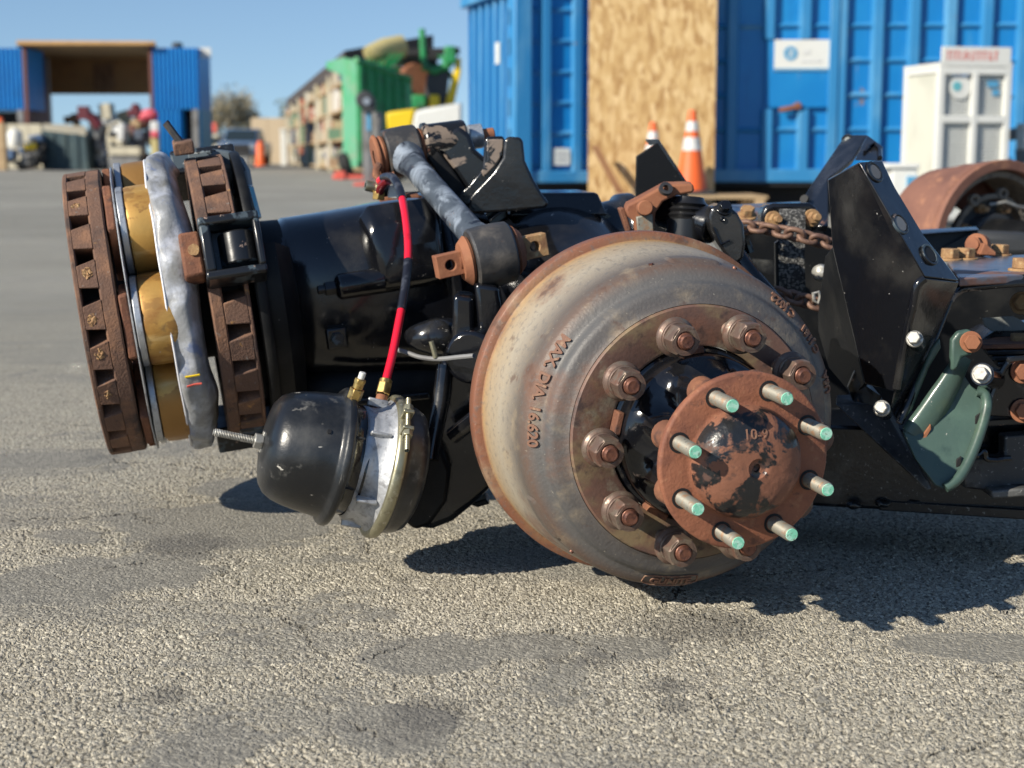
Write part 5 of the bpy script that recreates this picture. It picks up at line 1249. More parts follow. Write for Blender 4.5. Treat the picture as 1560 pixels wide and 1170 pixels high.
build(MB().box((0, 0, 0), (sw, .012, .3)), 'board', M['white_paint'], sg, bevel=.002)
build(MB().ring(.068, .036, -.002, .002, 28, T(-.13, -.009, .02) @ RX(PI / 2)), 'emblem_ring', M['sign_blue'], sg)
build(MB().box((0, 0, 0), (.05, .004, .025), T(-.13, -.009, .02)), 'emblem_bar', M['sign_blue'], sg)
build(MB().box((.02, -.009, .035), (.07, .004, .05)).box((.07, -.009, -.05), (.2, .004, .03)), 'lettering_line', M['cone_white'], sg)
build(MB().box((0, -.008, -.135), (sw, .004, .02)), 'lower_stripe', M['sign_blue'], sg)
# the other container, left of the board, turned so that its hinged end shows
FA = yaw_frame(G(791, 17.2, 0), .27)
ca = thing('roll_off_container', 'blue roll-off container left of the strand board, its hinged end facing left', 'container', FA)
AL, AW, AZ0, AZ1 = 3.4, 2.3, .30, 2.42
build(MB().box((AL / 2, .06, (AZ0 + AZ1) / 2), (AL, .04, AZ1 - AZ0)), 'front_wall', M['blue'], ca)
build(MB().box((.06, AW / 2, (AZ0 + AZ1) / 2), (.04, AW - .1, AZ1 - AZ0)), 'end_wall', M['blue'], ca)
build(MB().box((AL, AW / 2, (AZ0 + AZ1) / 2), (.04, AW - .1, AZ1 - AZ0)), 'end_wall', M['blue'], ca)
build(MB().box((AL / 2, AW, (AZ0 + AZ1) / 2), (AL, .04, AZ1 - AZ0)), 'rear_wall', M['blue'], ca)
build(MB().box((AL / 2, AW / 2, AZ0 - .02), (AL, AW, .05)), 'floor_pan', M['skid'], ca)
build(MB().box((AL / 2, .02, AZ0 + .06), (AL, .1, .13)), 'bottom_rail', M['blue_rib'], ca, bevel=.01)
build(MB().box((0.0, AW / 2, AZ0 + .06), (.12, AW, .13)), 'bottom_rail', M['blue_rib'], ca, bevel=.01)
build(MB().box((AL / 2, .02, AZ1 + .02), (AL, .14, .11)), 'top_rail', M['blue_rib'], ca, bevel=.01)
build(MB().box((-.02, AW / 2, AZ1 + .02), (.16, AW + .1, .11)), 'top_rail', M['blue_rib'], ca, bevel=.01)
build(MB().box((.03, .03, (AZ0 + AZ1) / 2), (.2, .2, AZ1 - AZ0)), 'corner_post', M['blue_rib'], ca, bevel=.015)
ra = [.31 + .36 * i for i in range(8)]
def rcopy(key, mk_, par, loc, rz=0):
    if key not in KIDS: KIDS[key] = r = mk_()
    else: r = KIDS[key].copy(); COL.objects.link(r); r.parent = par
    r.location = loc; r.rotation_euler = (0, 0, rz)
    return r
hA = (AZ1 - AZ0 - .12) / 2
for x in ra:
    rcopy('ra', lambda: build(MB().loft([[(-.065, .04, -hA), (-.045, -.03, -hA), (.045, -.03, -hA), (.065, .04, -hA)], [(-.065, .04, hA), (-.045, -.03, hA), (.045, -.03, hA), (.065, .04, hA)]]), 'rib', M['blue_rib'], ca, smooth=0, bevel=.006), ca, (x, 0, AZ0 + .12 + hA))
for x in ra:
    for i in range(6):
        rcopy('rs', lambda: build(MB().loft([[(-.125, .04, -.035), (-.125, .005, .0), (-.125, .04, .035)], [(.125, .04, -.035), (.125, .005, 0), (.125, .04, .035)]]), 'stiffener', M['blue_rib'], ca, smooth=0), ca, (x - .18 if x > .4 else x - .155, 0, AZ0 + .2 + i * .335))
for i in range(6):
    rcopy('re', lambda: build(MB().box((0, 0, 0), (.09, .1, 2 * hA)), 'end_rib', M['blue_rib'], ca, bevel=.01), ca, (.02, .36 + i * .33, AZ0 + .12 + hA))
for j in range(6):
    rcopy('hg', lambda: build(MB().cyl(.04, -.07, .07, 14).box((.02, .06, 0), (.05, .16, .05)), 'hinge', M['blue'], ca, bevel=.006), ca, (-.04, .14, .62 + j * .33))
build(MB().cyl(.018, -.85, .85, 10, T(-.045, .3, 1.35)), 'lock_bar', M['blue_rib'], ca)
build(MB().box((-.04, .78, 1.75), (.01, .16, .24)), 'end_label', M['white_paint'], ca)
build(MB().box((AL / 2, .45, .135), (AL - .2, .16, .25)).box((AL / 2, 1.85, .135), (AL - .2, .16, .25)), 'skid_rails', M['skid'], ca)
pl_ = thing('label_plate', 'small square white label low on the container left of the strand board', 'label', FA @ T(.31 + .18, -.0, .58))
build(MB().box((0, 0, 0), (.2, .012, .19)), 'plate', M['white_paint'], pl_, bevel=.002)
build(MB().box((0, -.008, .03), (.13, .004, .02)).box((0, -.008, -.03), (.11, .004, .02)), 'print', M['sign_grey'], pl_)
hx_ = cx_of(1196)
hd = thing('door_latch', 'rusty orange latch handle on the blue container door', 'latch', FCON @ T(hx_, -.04, 1.06))
build(MB().box((0, 0, 0), (.2, .03, .04), RY(-.22)).cyl(.035, -.02, .02, 14, T(.08, 0, .02) @ RX(PI / 2)), 'handle', M['rust_orange'], hd, bevel=.004)
# skids under the box
sk = build(MB().box((CL / 2, .45, .14), (CL - .2, .16, .27)).box((CL / 2, 1.3, .14), (CL - .2, .16, .27)), 'skid_rails', M['skid'], con)

osb = thing('strand_board', 'tall pale strand board sheet propped in front of the blue container', 'board', T(*G(991, 14.92, 0)) @ RZ(-.03) @ RX(-.022))
ob_w = 1.212
build(MB().box((0, 0, 1.3), (ob_w, .018, 2.6)), 'sheet', M['osb'], osb, bevel=.002)
build(MB().box((-.53, .03, 1.3), (.07, .035, 2.5)).box((.53, .03, 1.3), (.07, .035, 2.5)).box((0, .2, .04), (.07, .4, .07)), 'back_batten', M['timber'], osb)
sk2 = thing('lumber_stick', 'brown stick of lumber leaning at an angle against the strand board', 'lumber', G(955, 14.4, 0))
a_, b_ = P(962, 325, 14.45), P(906, 222, 14.72)
build(MB().loft([[a_ + Vector(v) for v in ((-.035, 0, 0), (.035, 0, 0), (.035, .05, 0), (-.035, .05, 0))], [b_ + Vector(v) for v in ((-.035, 0, 0), (.035, 0, 0), (.035, .05, 0), (-.035, .05, 0))]]), 'stick', M['timber_brown'], sk2, world=True)
pal = thing('pallet', 'low wooden pallet under the traffic cones in front of the container', 'pallet', G(1047, 14.1, 0))
for i in range(5): build(MB().box((0, -.42 + i * .21, .235), (1.3, .15, .022)), 'deck_board', M['timber'], pal)
for i in range(3): build(MB().box((-.58 + i * .58, 0, .115), (.09, .98, .21)), 'bearer', M['timber'], pal)
for i in range(3): build(MB().box((.42, -.56, .02 + i * .05), (.8, .1, .045), RZ(.03 * i)), 'loose_board', M['timber'], pal, bevel=.004)
def cone(label, pos, h, stripes=True):
    c = thing('traffic_cone', label, 'traffic cone', pos, 'traffic cones by the strand board')
    r0, r1 = .135 * h / .71, .03 * h / .71
    rr = lambda t: r0 + (r1 - r0) * t
    build(MB().box((0, 0, .018), (.36 * h / .71, .36 * h / .71, .036)), 'base', M['dark_grey'], c, bevel=.008)
    build(MB().lathe([(rr(t), .036 + t * (h - .036)) for t in np.linspace(0, 1, 12)] + [(.0001, h)], 28), 'body', M['orange'], c)
    for t0, t1 in ((.5, .66), (.74, .86)):
        build(MB().lathe([(rr(t0) + .002, .036 + t0 * (h - .036)), (rr(t1) + .002, .036 + t1 * (h - .036))], 28), 'collar', M['cone_white'], c)
    return c
cone('orange traffic cone with two white collars standing right of the strand board middle', P(1053, 291, 14.2), .76)
c2 = cone('slimmer traffic cone half hidden behind the pointed hanger bracket', Vector((P(995, 200, 14.45).x, 14.45, .246)), .66)
for o in bpy.data.objects:
    if o.name.startswith('traffic_cone'): o.location.z = .246

FG = yaw_frame(G(1424, 13.0, 0), .19)
cg = thing('gas_cylinder_cage', 'white framed storage cage with mesh doors and a red-printed header in front of the container', 'cage', FG)
GW, GD, GH = .6, .62, 1.335
def bar(nm, c, d, mk='white_paint', b=.004): return build(MB().box(c, d), nm, M[mk], cg, bevel=b)
for x in (0, GW):
    for y in (0, GD): bar('post', (x, y, GH / 2), (.055, .055, GH))
bar('door_stile', (GW / 2, -.01, GH / 2), (.05, .045, GH - .1))
for z in (.1, .9, GH - .04): bar('rail', (GW / 2, -.004, z), (GW, .05, .06))
for z in (.1, GH - .03): 
    bar('side_rail', (0, GD / 2, z), (.045, GD, .05)); bar('side_rail', (GW, GD / 2, z), (.045, GD, .05))
bar('side_panel', (.0, GD / 2, GH / 2), (.012, GD - .05, GH - .1), 'white_panel', .001)
bar('side_panel', (GW, GD / 2, GH / 2), (.012, GD - .05, GH - .1), 'white_panel', .001)
bar('back_panel', (GW / 2, GD, GH / 2), (GW - .05, .012, GH - .1), 'white_panel', .001)
bar('roof', (GW / 2, GD / 2, GH + .01), (GW + .06, GD + .06, .03))
bar('shelf', (GW / 2, GD / 2, .72), (GW - .06, GD - .06, .02), 'white_panel', .001)
bar('header', (GW / 2 + .0, -.02, GH + .085), (GW + .02, .02, .14))
# the header's red wording is out of focus in the photograph: letter-high red strokes only
hm = MB(); hx0 = .03; rh = random.Random(3)
while hx0 < GW * .8:
    wl = rh.uniform(.02, .045)
    hm.box((hx0 + wl / 2, -.032, GH + .085), (wl * .35, .003, .075)).box((hx0 + wl * .6, -.032, GH + .085 + rh.choice((-.03, 0, .03))), (wl * .7, .003, .016)); hx0 += wl + .012
build(hm, 'header_print', M['red_letters'], cg, smooth=0)
mm = MB()
for i in range(44):
    z = .14 + i * .029
    mm.box((GW / 2, .012, z), (GW - .05, .003, .013))
for i in range(22):
    mm.box((.03 + i * .027, .015, GH / 2), (.013, .003, GH - .15))
ms = build(mm, 'wire_mesh', M['wire'], cg, smooth=0); ms['kind'] = 'stuff'
build(MB().cyl(.095, -.006, 0, 28, T(.175, -.005, 1.16) @ RX(PI / 2)), 'round_placard', M['white_paint'], cg)
build(MB().cyl(.04, 0.0005, .004, 20, T(.145, -.005, 1.17) @ RX(PI / 2)), 'placard_spot', M['sign_teal'], cg)
build(MB().box((.47, -.001, 1.19), (.1, .006, .05)).box((.5, -.001, 1.12), (.06, .006, .05)), 'placard', M['sign_blue'], cg)
for i in range(2):
    for j in range(2):
        g = build(MB().lathe([(.001, 0), (.12, .005), (.125, .03), (.125, .38), (.1, .46), (.045, .49), (.045, .54), (.001, .55)], 24, T(.16 + i * .3, .2 + j * .32, .73)), 'gas_cylinder', M['white_panel'], cg)
jk = thing('pallet_jack', 'small blue and white crate beside the white cage, behind the tall hanger', 'crate', G(1368, 12.2, 0))
build(MB().box((0, 0, .25), (.2, .3, .5)).box((-.02, 0, .52), (.26, .34, .04)), 'body', M['white_paint'], jk, bevel=.01)
build(MB().box((.055, -.16, .36), (.08, .02, .16)), 'blue_panel', M['sign_blue'], jk)
dbx = thing('metal_scrap', 'grey pile of scrap metal at the right end of the container', 'scrap', G(1562, 13.4, 0))
for k in range(16):
    build(MB().box((random.uniform(-.15, .3), random.uniform(-.2, .2), random.uniform(.1, .85)), (random.uniform(.05, .25), .12, random.uniform(.06, .25)), RZ(random.random()) @ RX(random.uniform(-.3, .3))), 'piece', M[('mid_grey', 'dark_grey', 'cone_white', 'mid_grey')[k % 4]], dbx, bevel=.01)

# ------------------------------------------------------------ background: far side of the yard, left
DY = 62.0
def gz(py, d): return H + (234 - py) * d / FPX
def wbox(name, x0, x1, y0, y1, d, dep, mk, par, bev=.0, off=0):
    """a box whose front covers the columns x0..x1 between heights seen at y0 (top) and y1 (bottom)"""
    a, b = G(x0, d).x, G(x1, d).x
    return build(MB().box(((a + b) / 2, d + dep / 2 + off, (gz(y0, d) + gz(y1, d)) / 2), (b - a, dep, gz(y0, d) - gz(y1, d))), name, M[mk], par, world=True, bevel=bev)
def corrug(x0, x1, y0, y1, d, name, par, mk='blue', n=14):
    a, b = G(x0, d).x, G(x1, d).x; m = MB()
    z0, z1 = gz(y1, d), gz(y0, d)
    pts = []
    for i in range(n):
        xx = a + (b - a) * i / n; w_ = (b - a) / n
        pts += [(xx, d), (xx + w_ * .35, d), (xx + w_ * .5, d + .09), (xx + w_ * .85, d + .09)]
    pts += [(b, d)]
    pts2 = pts + [(b, d + 2.4), (a, d + 2.4)]
    return build(m.prism(pts2, z0, z1), name, M[mk], par, world=True, smooth=0)
def ground_at(py): return H * FPX / (py - 234)
yc = thing('raised_container', 'blue corrugated container raised on legs at the far left edge of the yard', 'container', G(20, DY, 0))
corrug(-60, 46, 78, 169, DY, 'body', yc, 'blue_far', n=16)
wbox('leg', 30, 39, 169, 257, DY, .3, 'mid_grey', yc); wbox('leg', -40, -31, 169, 257, DY, .3, 'mid_grey', yc)
wbox('dark_bay', -60, 30, 172, 256, DY + 2.2, .1, 'skid', yc)
yc2 = thing('stacked_container', 'blue two-storey corrugated container with a dark doorway, right of the open canopy', 'container', G(275, DY, 0))
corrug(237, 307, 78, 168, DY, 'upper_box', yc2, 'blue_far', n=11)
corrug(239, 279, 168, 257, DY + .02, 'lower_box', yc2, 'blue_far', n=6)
wbox('doorway', 279, 297, 170, 257, DY + .8, .1, 'skid', yc2)
wbox('door_post', 295, 304, 168, 257, DY, .25, 'mid_grey', yc2); wbox('side_wall', 304, 309, 168, 257, DY + .1, 2.2, 'sign_blue', yc2)
build(MB().cyl(.22, 0, .18, 14, T(G(272, DY).x, DY + .5, gz(78, DY))).box((G(272, DY).x, DY + .5, gz(78, DY) + .2), (.3, .3, .08)), 'roof_vent', M['dark_grey'], yc2, world=True)
fl_ = build(MB().box((G(313, DY).x, DY + .5, gz(84, DY)), (.5, .06, .4)), 'floodlight', M['cone_white'], yc2, world=True)
cp = thing('canopy', 'open brown timber canopy spanning between the two blue containers', 'shelter', G(140, DY, 0))
build(MB().loft([[Vector((G(x, DY - .3).x, DY - .3, z)) for x, z in ((34, gz(68, DY)), (243, gz(69, DY)), (243, gz(74, DY)), (34, gz(74, DY)))], [Vector((G(x, DY + 6).x, DY + 6, z)) for x, z in ((46, gz(90, DY + 6)), (248, gz(90, DY + 6)), (248, gz(94, DY + 6)), (46, gz(94, DY + 6)))]]), 'roof', M['ply_roof'], cp, world=True, smooth=0)
wbox('back_wall', 80, 236, 92, 146, DY + 6, .1, 'ply_brown', cp)
wbox('wall_patch', 148, 178, 100, 140, DY + 5.95, .04, 'timber_brown', cp)
build(MB().loft([[Vector((G(x, d).x, d, z)) for x, d, z in ((41, DY, 0), (41, DY, gz(74, DY)), (47, DY, gz(74, DY)), (47, DY, 0))], [Vector((G(x, d).x, d, z)) for x, d, z in ((74, DY + 5.9, 0), (74, DY + 5.9, gz(92, DY + 6)), (78, DY + 5.9, gz(92, DY + 6)), (78, DY + 5.9, 0))]]), 'side_wall', M['red_brown'], cp, world=True, smooth=0)
wbox('post', 232, 238, 74, 256, DY, .3, 'red_brown', cp); wbox('post', 76, 80, 92, 250, DY + 5.8, .3, 'cone_white', cp)
bn = thing('skip_bin', 'slate green steel bin with a cream rim in front of the canopy', 'bin', G(98, 58, 0))
dB = 58.0
build(MB().loft([[Vector((G(x, dB).x, dB, gz(y, dB))) for x, y in ((66, 259), (66, 198), (131, 206), (135, 259))], [Vector((G(x, dB).x, dB + 3, gz(y, dB))) for x, y in ((60, 259), (60, 193), (131, 199), (135, 259))]]), 'shell', M['bin'], bn, world=True, smooth=0)
build(MB().plate([P(66, 190, dB + 3), P(131, 194, dB + 3), P(131, 206, dB - .02), P(64, 198, dB - .02)], (0, 0, .05)), 'rim', M['cream'], bn, world=True)
for x in (80, 98, 116): wbox('rib', x, x + 4, 204, 258, dB - .06, .06, 'bin', bn)
def junk(name, label, cat, x0, x1, y0, y1, d, mats, n=7, seed=0):
    """a machine or heap made of its own plates, pipes and drums"""
    rnd = random.Random(seed); t = thing(name, label, cat, G((x0 + x1) / 2, d, 0))
    a, b = G(x0, d).x, G(x1, d).x; z0, z1 = max(0, gz(y1, d)), gz(y0, d)
    for k in range(n * 2):
        w_, h_ = (b - a) * rnd.uniform(.14, .42), (z1 - z0) * rnd.uniform(.12, .4)
        cx_, cz_ = rnd.uniform(a + w_ / 2, b - w_ / 2), (z0 + h_ / 2 if k < 2 else rnd.uniform(z0 + h_ / 2, z1 - h_ / 2))
        mk = mats[k % len(mats)]
        if k % 3 == 1: m = MB().cyl(min(w_, h_) / 2, -.3, .3, 16, T(cx_, d + rnd.uniform(0, .6), cz_) @ RX(PI / 2) @ RY(rnd.uniform(-.4, .4)))
        else: m = MB().box((0, 0, 0), (w_, rnd.uniform(.3, .9), h_), T(cx_, d + rnd.uniform(0, .7), cz_) @ RY(rnd.uniform(-.35, .35)))
        build(m, ('plate', 'drum', 'block')[k % 3], M[mk], t, world=True, bevel=.03)
    return t
junk('scrap_engine', 'dark engine scrap with a white tank left of the slate bin', 'scrap', 8, 64, 205, 258, 57, ['skid', 'dark_grey', 'truck_blue', 'skid', 'mid_grey'], 9, 3)
wt = thing('water_tank', 'white plastic tank on the scrap left of the slate bin', 'tank', G(25, 56, gz(225, 56)))
build(MB().lathe([(.001, 0), (.25, .02), (.27, .1), (.27, .5), (.2, .6), (.08, .64), (.08, .72), (.001, .72)], 20, T(G(25, 56).x, 56, gz(225, 56))), 'shell', M['white_paint'], wt, world=True)
yb = thing('yellow_float', 'small yellow part lying right of the white tank', 'scrap', G(48, 56, gz(230, 56)))
build(MB().box((G(48, 56).x, 56, gz(224, 56)), (.36, .3, .2), ID).cyl(.1, -.2, .2, 12, T(G(52, 56).x, 56, gz(222, 56)) @ RX(PI / 2)), 'body', M['yellow'], yb, world=True, bevel=.04)
wbk = thing('cream_wall', 'cream panel fence behind the scrap at the far left', 'fence', G(30, 61, 0))
for i in range(4): wbox('panel', -10 + i * 19, 8 + i * 19, 190, 256, 60.5, .06, 'cream', wbk)
pst = thing('timber_post', 'tan post with an orange cap at the left edge of the photo', 'post', G(3, 55, 0))
wbox('post', -3, 9, 188, 259, 55, .3, 'timber', pst); wbox('cap', -3, 5, 180, 188, 55, .25, 'orange', pst)
mr_ = thing('maroon_lift_arm', 'dark maroon lifting arm leaning under the canopy', 'machine', G(140, 60, 0))
build(MB().tube([P(124, 168, 60), P(140, 180, 60), P(152, 193, 60)], .2, 8).box(tuple(P(128, 172, 60)), (.4, .4, .5)), 'arm', M['maroon'], mr_, world=True)
wbox('foot', 138, 150, 190, 258, 60, .4, 'dark_grey', mr_)
junk('brown_workbench', 'brown workbench with clutter under the left of the canopy', 'bench', 72, 126, 166, 250, 63.5, ['timber_brown', 'mid_grey', 'red_brown'], 8, 5)
junk('white_machine', 'white and grey machine heap in the middle under the canopy', 'machine', 134, 165, 192, 258, 59, ['cone_white', 'dark_grey', 'mid_grey', 'dark_grey'], 10, 8)
junk('compressor', 'pale compressor with round tanks left of the two-storey container', 'machine', 166, 212, 188, 258, 58.5, ['cone_white', 'mid_grey', 'dark_grey', 'cream'], 10, 11)
junk('brown_crates', 'stack of brown crates below the pink tarp', 'crates', 196, 236, 178, 258, 60, ['timber_brown', 'mid_grey', 'timber', 'red_brown'], 9, 14)
junk('yard_shelving', 'pale shelving cluttered with parts at the back of the canopy', 'shelving', 140, 200, 160, 240, 64, ['cream', 'mid_grey', 'cone_white', 'cream', 'timber'], 12, 17)
pk = thing('pink_tarp', 'bright pink tarp bundle on top of the brown crates', 'tarp', P(228, 184, 59.8))
pm = MB().sphere(tuple(P(228, 176, 59.8)), .33, sc=(.95, .7, .75)).sphere(tuple(P(221, 180, 59.8)), .2, sc=(1, .8, .7)); pm.jit(.05, 3.0)
build(pm, 'bundle', M['pink'], pk, world=True, smooth=80)
mr2 = thing('red_engine_hoist', 'dark red engine block beside the pink tarp', 'engine', P(207, 184, 60.2))
build(MB().box(tuple(P(206, 172, 60.2)), (.5, .4, .3)).cyl(.16, -.2, .2, 14, T(*P(207, 164, 60.2)) @ RX(PI / 2)), 'block', M['maroon'], mr2, world=True, bevel=.05)
ctb = thing('cream_counter', 'low cream counter at the foot of the compressor', 'counter', G(190, 57.5, 0))
wbox('top', 166, 214, 224, 236, 57.5, .8, 'cream', ctb); wbox('cabinet', 168, 212, 236, 258, 57.6, .6, 'mid_grey', ctb)
pr = thing('gas_pump', 'pink and straw coloured pump stand left of the two-storey container', 'pump', G(236, 57, 0))
wbox('upper', 231, 243, 186, 204, 57, .3, 'cone_white', pr, .03); wbox('middle', 231, 242, 200, 210, 56.9, .3, 'pink', pr, .03); wbox('lower', 231, 242, 210, 259, 57, .3, 'straw', pr, .03)

# pickup, barrel, walls, trees
DP = 80.0
tk = thing('pickup_truck', 'blue and silver pickup truck parked facing the camera in the distance', 'pickup truck', G(361, DP, 0))
def tx(px_): return G(px_, DP).x
tz = lambda py: max(0, H + (234 - py) * DP / FPX)
xa, xb = tx(331), tx(392); xm_ = (xa + xb) / 2; W2 = (xb - xa) / 2
build(MB().loft([[Vector((xm_ + sx * W2 * a, DP + yy, z)) for sx, a, z in ((-1, .93, .45), (1, .93, .45), (1, 1, .8), (1, .98, 1.12), (.92, 1, 1.2), (-.92, 1, 1.2), (-1, .98, 1.12), (-1, 1, .8))] for yy in (0, .15, 5.0)]), 'body', M['truck_blue'], tk, world=True, bevel=.05)
build(MB().loft([[Vector((xm_ + sx * W2, DP + yy, z)) for sx in (-.92, .92) ] and [Vector((xm_ - W2 * .92, DP + 1.0, 1.2)), Vector((xm_ + W2 * .92, DP + 1.0, 1.2)), Vector((xm_ + W2 * .8, DP + 1.7, 1.9)), Vector((xm_ - W2 * .8, DP + 1.7, 1.9))],
                 [Vector((xm_ - W2 * .92, DP + 3.4, 1.2)), Vector((xm_ + W2 * .92, DP + 3.4, 1.2)), Vector((xm_ + W2 * .8, DP + 3.0, 1.9)), Vector((xm_ - W2 * .8, DP + 3.0, 1.9))]] if False else [[Vector((xm_ + s * W2 * .93, DP + y, 1.19)) for s, y in ((-1, .95), (1, .95), (1, 3.4), (-1, 3.4))], [Vector((xm_ + s * W2 * .8, DP + y, 1.9)) for s, y in ((-1, 1.75), (1, 1.75), (1, 3.1), (-1, 3.1))]]), 'cab', M['truck_blue'], tk, world=True, bevel=.06)
build(MB().plate([Vector((xm_ - W2 * .82, DP + 1.03, 1.26)), Vector((xm_ + W2 * .82, DP + 1.03, 1.26)), Vector((xm_ + W2 * .72, DP + 1.66, 1.82)), Vector((xm_ - W2 * .72, DP + 1.66, 1.82))], (0, -.03, .02)), 'windscreen', M['glass_dark'], tk, world=True)
build(MB().box((xm_, DP - .04, .88), (W2 * 1.25, .08, .42)), 'grille', M['skid'], tk, world=True, bevel=.03)
for s in (-1, 1):
    build(MB().box((xm_ + s * W2 * .8, DP - .04, .95), (.3, .1, .26)), 'headlight', M['chrome'], tk, world=True, bevel=.03)
    wh = build(MB().cyl(.39, -.13, .13, 24, T(xm_ + s * (W2 - .14), DP + .8, .39) @ RY(PI / 2)), 'wheel', M['tyre'], tk, world=True, bevel=.03)
    build(MB().cyl(.39, -.13, .13, 24, T(xm_ + s * (W2 - .14), DP + 4.1, .39) @ RY(PI / 2)), 'wheel', M['tyre'], tk, world=True, bevel=.03)
    build(MB().box((xm_ + s * W2 * 1.07, DP + 1.2, 1.28), (.18, .12, .2)), 'mirror', M['skid'], tk, world=True, bevel=.03)
build(MB().box((xm_, DP - .08, .55), (W2 * 1.95, .16, .22)), 'bumper', M['dark_grey'], tk, world=True, bevel=.04)
wv_ = thing('white_van', 'pale van half hidden behind the two-storey container and pickup', 'van', G(320, 84, 0))
wbox('body', 311, 336, 205, 248, 84, 4, 'cream', wv_, .15); wbox('windscreen', 314, 333, 210, 220, 83.97, .05, 'glass_dark', wv_); wbox('bumper', 311, 336, 238, 245, 83.9, .1, 'dark_grey', wv_)
for x in (314, 331): build(MB().cyl(.35, -.12, .12, 18, T(G(x, 84.4).x, 84.7, .35) @ RY(PI / 2)), 'wheel', M['tyre'], wv_, world=True)
fg = thing('flag_sign', 'small blue and red sign above the pale van', 'sign', G(320, 86, 0))
wbox('blue_half', 310, 322, 190, 203, 86, .1, 'sign_blue', fg); wbox('red_half', 322, 331, 188, 202, 86, .1, 'red_letters', fg); wbox('pole', 320, 322, 203, 250, 86, .1, 'mid_grey', fg)
br = thing('orange_barrel', 'orange traffic barrel right of the pickup truck', 'barrel', G(397, 78, 0))
build(MB().lathe([(.001, 0), (.28, 0), (.28, .1), (.24, .12), (.22, .5), (.21, .52), (.2, 1.0), (.17, 1.05), (.12, 1.2), (.05, 1.25), (.001, 1.25)], 20), 'body', M['orange'], br)
tw_ = thing('tan_wall', 'long plain tan wall closing the far side of the yard', 'wall', G(430, 95, 0))
for i in range(6): wbox('panel', 384 + i * 25, 408.6 + i * 25, 181, 252, 95, .3, 'tan_wall', tw_, .02)
pb = thing('white_column', 'white square column in front of the tan wall', 'column', G(432, 76, 0))
wbox('shaft', 428, 437, 200, 252, 76, .3, 'white_paint', pb, .02); wbox('cap', 427, 438, 197, 200, 75.95, .4, 'white_paint', pb)
# parts store: an open-fronted shed whose roofline climbs towards the camera
sh_ = thing('parts_shed', 'open parts shed with a dark sloping roofline and crammed shelves', 'shed', G(480, 72, 0))
x0s, x1s = 440, 545
dS0, dS1 = 88.0, 46.0
def sp(u): return dS0 + (dS1 - dS0) * u
def spx(u):   # columns shift with distance along the shed front
    a = G(438, dS0); b = G(528, dS1); return a.lerp(b, u)
roofz = 3.6
rf = []
for u in (0, 1):
    p = spx(u); rf.append([p + Vector((0, 0, roofz - .5)), p + Vector((0, 0, roofz)), p + Vector((2.5, 2, roofz + .6)), p + Vector((2.5, 2, roofz + .1))])
build(MB().loft(rf), 'roof', M['roof_dark'], sh_, world=True, smooth=0)
for u in np.linspace(0, 1, 7):
    p = spx(u); build(MB().box((p.x, p.y, roofz / 2 - .2), (.14, .14, roofz - .4)), 'post', M['cream'], sh_, world=True)
for z in (.1, 1.0, 1.9, 2.7):
    a, b = spx(0), spx(1)
    build(MB().loft([[a + Vector((0, 0, z)), a + Vector((1.2, 0, z)), a + Vector((1.2, 0, z + .08)), a + Vector((0, 0, z + .08))], [b + Vector((0, 0, z)), b + Vector((1.2, 0, z)), b + Vector((1.2, 0, z + .08)), b + Vector((0, 0, z + .08))]]), 'shelf', M['timber'], sh_, world=True, smooth=0)
a, b = spx(0) + Vector((1.3, .6, 0)), spx(1) + Vector((1.3, .6, 0))
build(MB().plate([a, b, b + Vector((0, 0, roofz - .3)), a + Vector((0, 0, roofz - .3))], (.1, .05, 0)), 'back_wall', M['cream'], sh_, world=True)
cm = MB(); rnd = random.Random(4)
for lev, z in enumerate((.18, 1.08, 1.98, 2.78)):
    for k in range(90):
        u = k / 90 + rnd.uniform(0, .006); p = spx(u)
        h_ = rnd.uniform(.25, .8 if lev < 3 else .5)
        cm.box((p.x + rnd.uniform(.15, .7), p.y, z + h_ / 2), (rnd.uniform(.25, .6), rnd.uniform(.2, .55), h_), ID)
gd = build(cm, 'shelf_goods', M['clutter'], sh_, world=True, smooth=0); gd['kind'] = 'stuff'

def tree(label, base, height, rx, rz, n, mk, seed, trunk=.16):
    rnd = random.Random(seed); t = thing('tree', label, 'tree', base, None)
    tm = MB().tube([(0, 0, 0), (.05, 0, height * .25), (-.05, .05, height * .5), (0, 0, height * .62)], trunk, 8, rs=[trunk, trunk * .8, trunk * .6, trunk * .3])
    limbs = []
    for k in range(14):
        a = rnd.uniform(0, 2 * PI); z0 = height * rnd.uniform(.22, .6)
        e = Vector((math.cos(a) * rx * rnd.uniform(.4, .9), math.sin(a) * rx * rnd.uniform(.4, .9), height * rnd.uniform(.5, .95)))
        mid_ = Vector((e.x * .4, e.y * .4, (z0 + e.z) / 2 - .1))
        tm.tube([(0, 0, z0), mid_, e], .03, 5, rs=[trunk * .35, trunk * .2, trunk * .07]); limbs.append((mid_, e))
    build(tm, 'trunk', M['bark'], t, smooth=60)
    vs = []; fs = []
    for k in range(n):
        m_, e = rnd.choice(limbs); c = m_.lerp(e, rnd.uniform(.2, 1.1)) + Vector((rnd.gauss(0, rx * .17), rnd.gauss(0, rx * .17), rnd.gauss(0, rz * .12)))
        if c.z < height * .2: continue
        s = rnd.uniform(.05, .16) * height / 4.5
        q = Euler((rnd.uniform(0, 6), rnd.uniform(0, 6), rnd.uniform(0, 6))).to_matrix()
        i0 = len(vs)
        for x, y in ((-s, 0), (0, -s * .45), (s, 0), (0, s * .45)): vs.append(c + q @ Vector((x, y, 0)))
        fs.append((i0, i0 + 1, i0 + 2, i0 + 3))
    build(MB().add(vs, fs), 'crown', M[mk], t, smooth=0, recalc=False)
tree('bare brownish tree behind the pickup truck', G(350, 100, 0), 4.5, 2.3, 2.4, 3600, 'leaf_brown', 2)
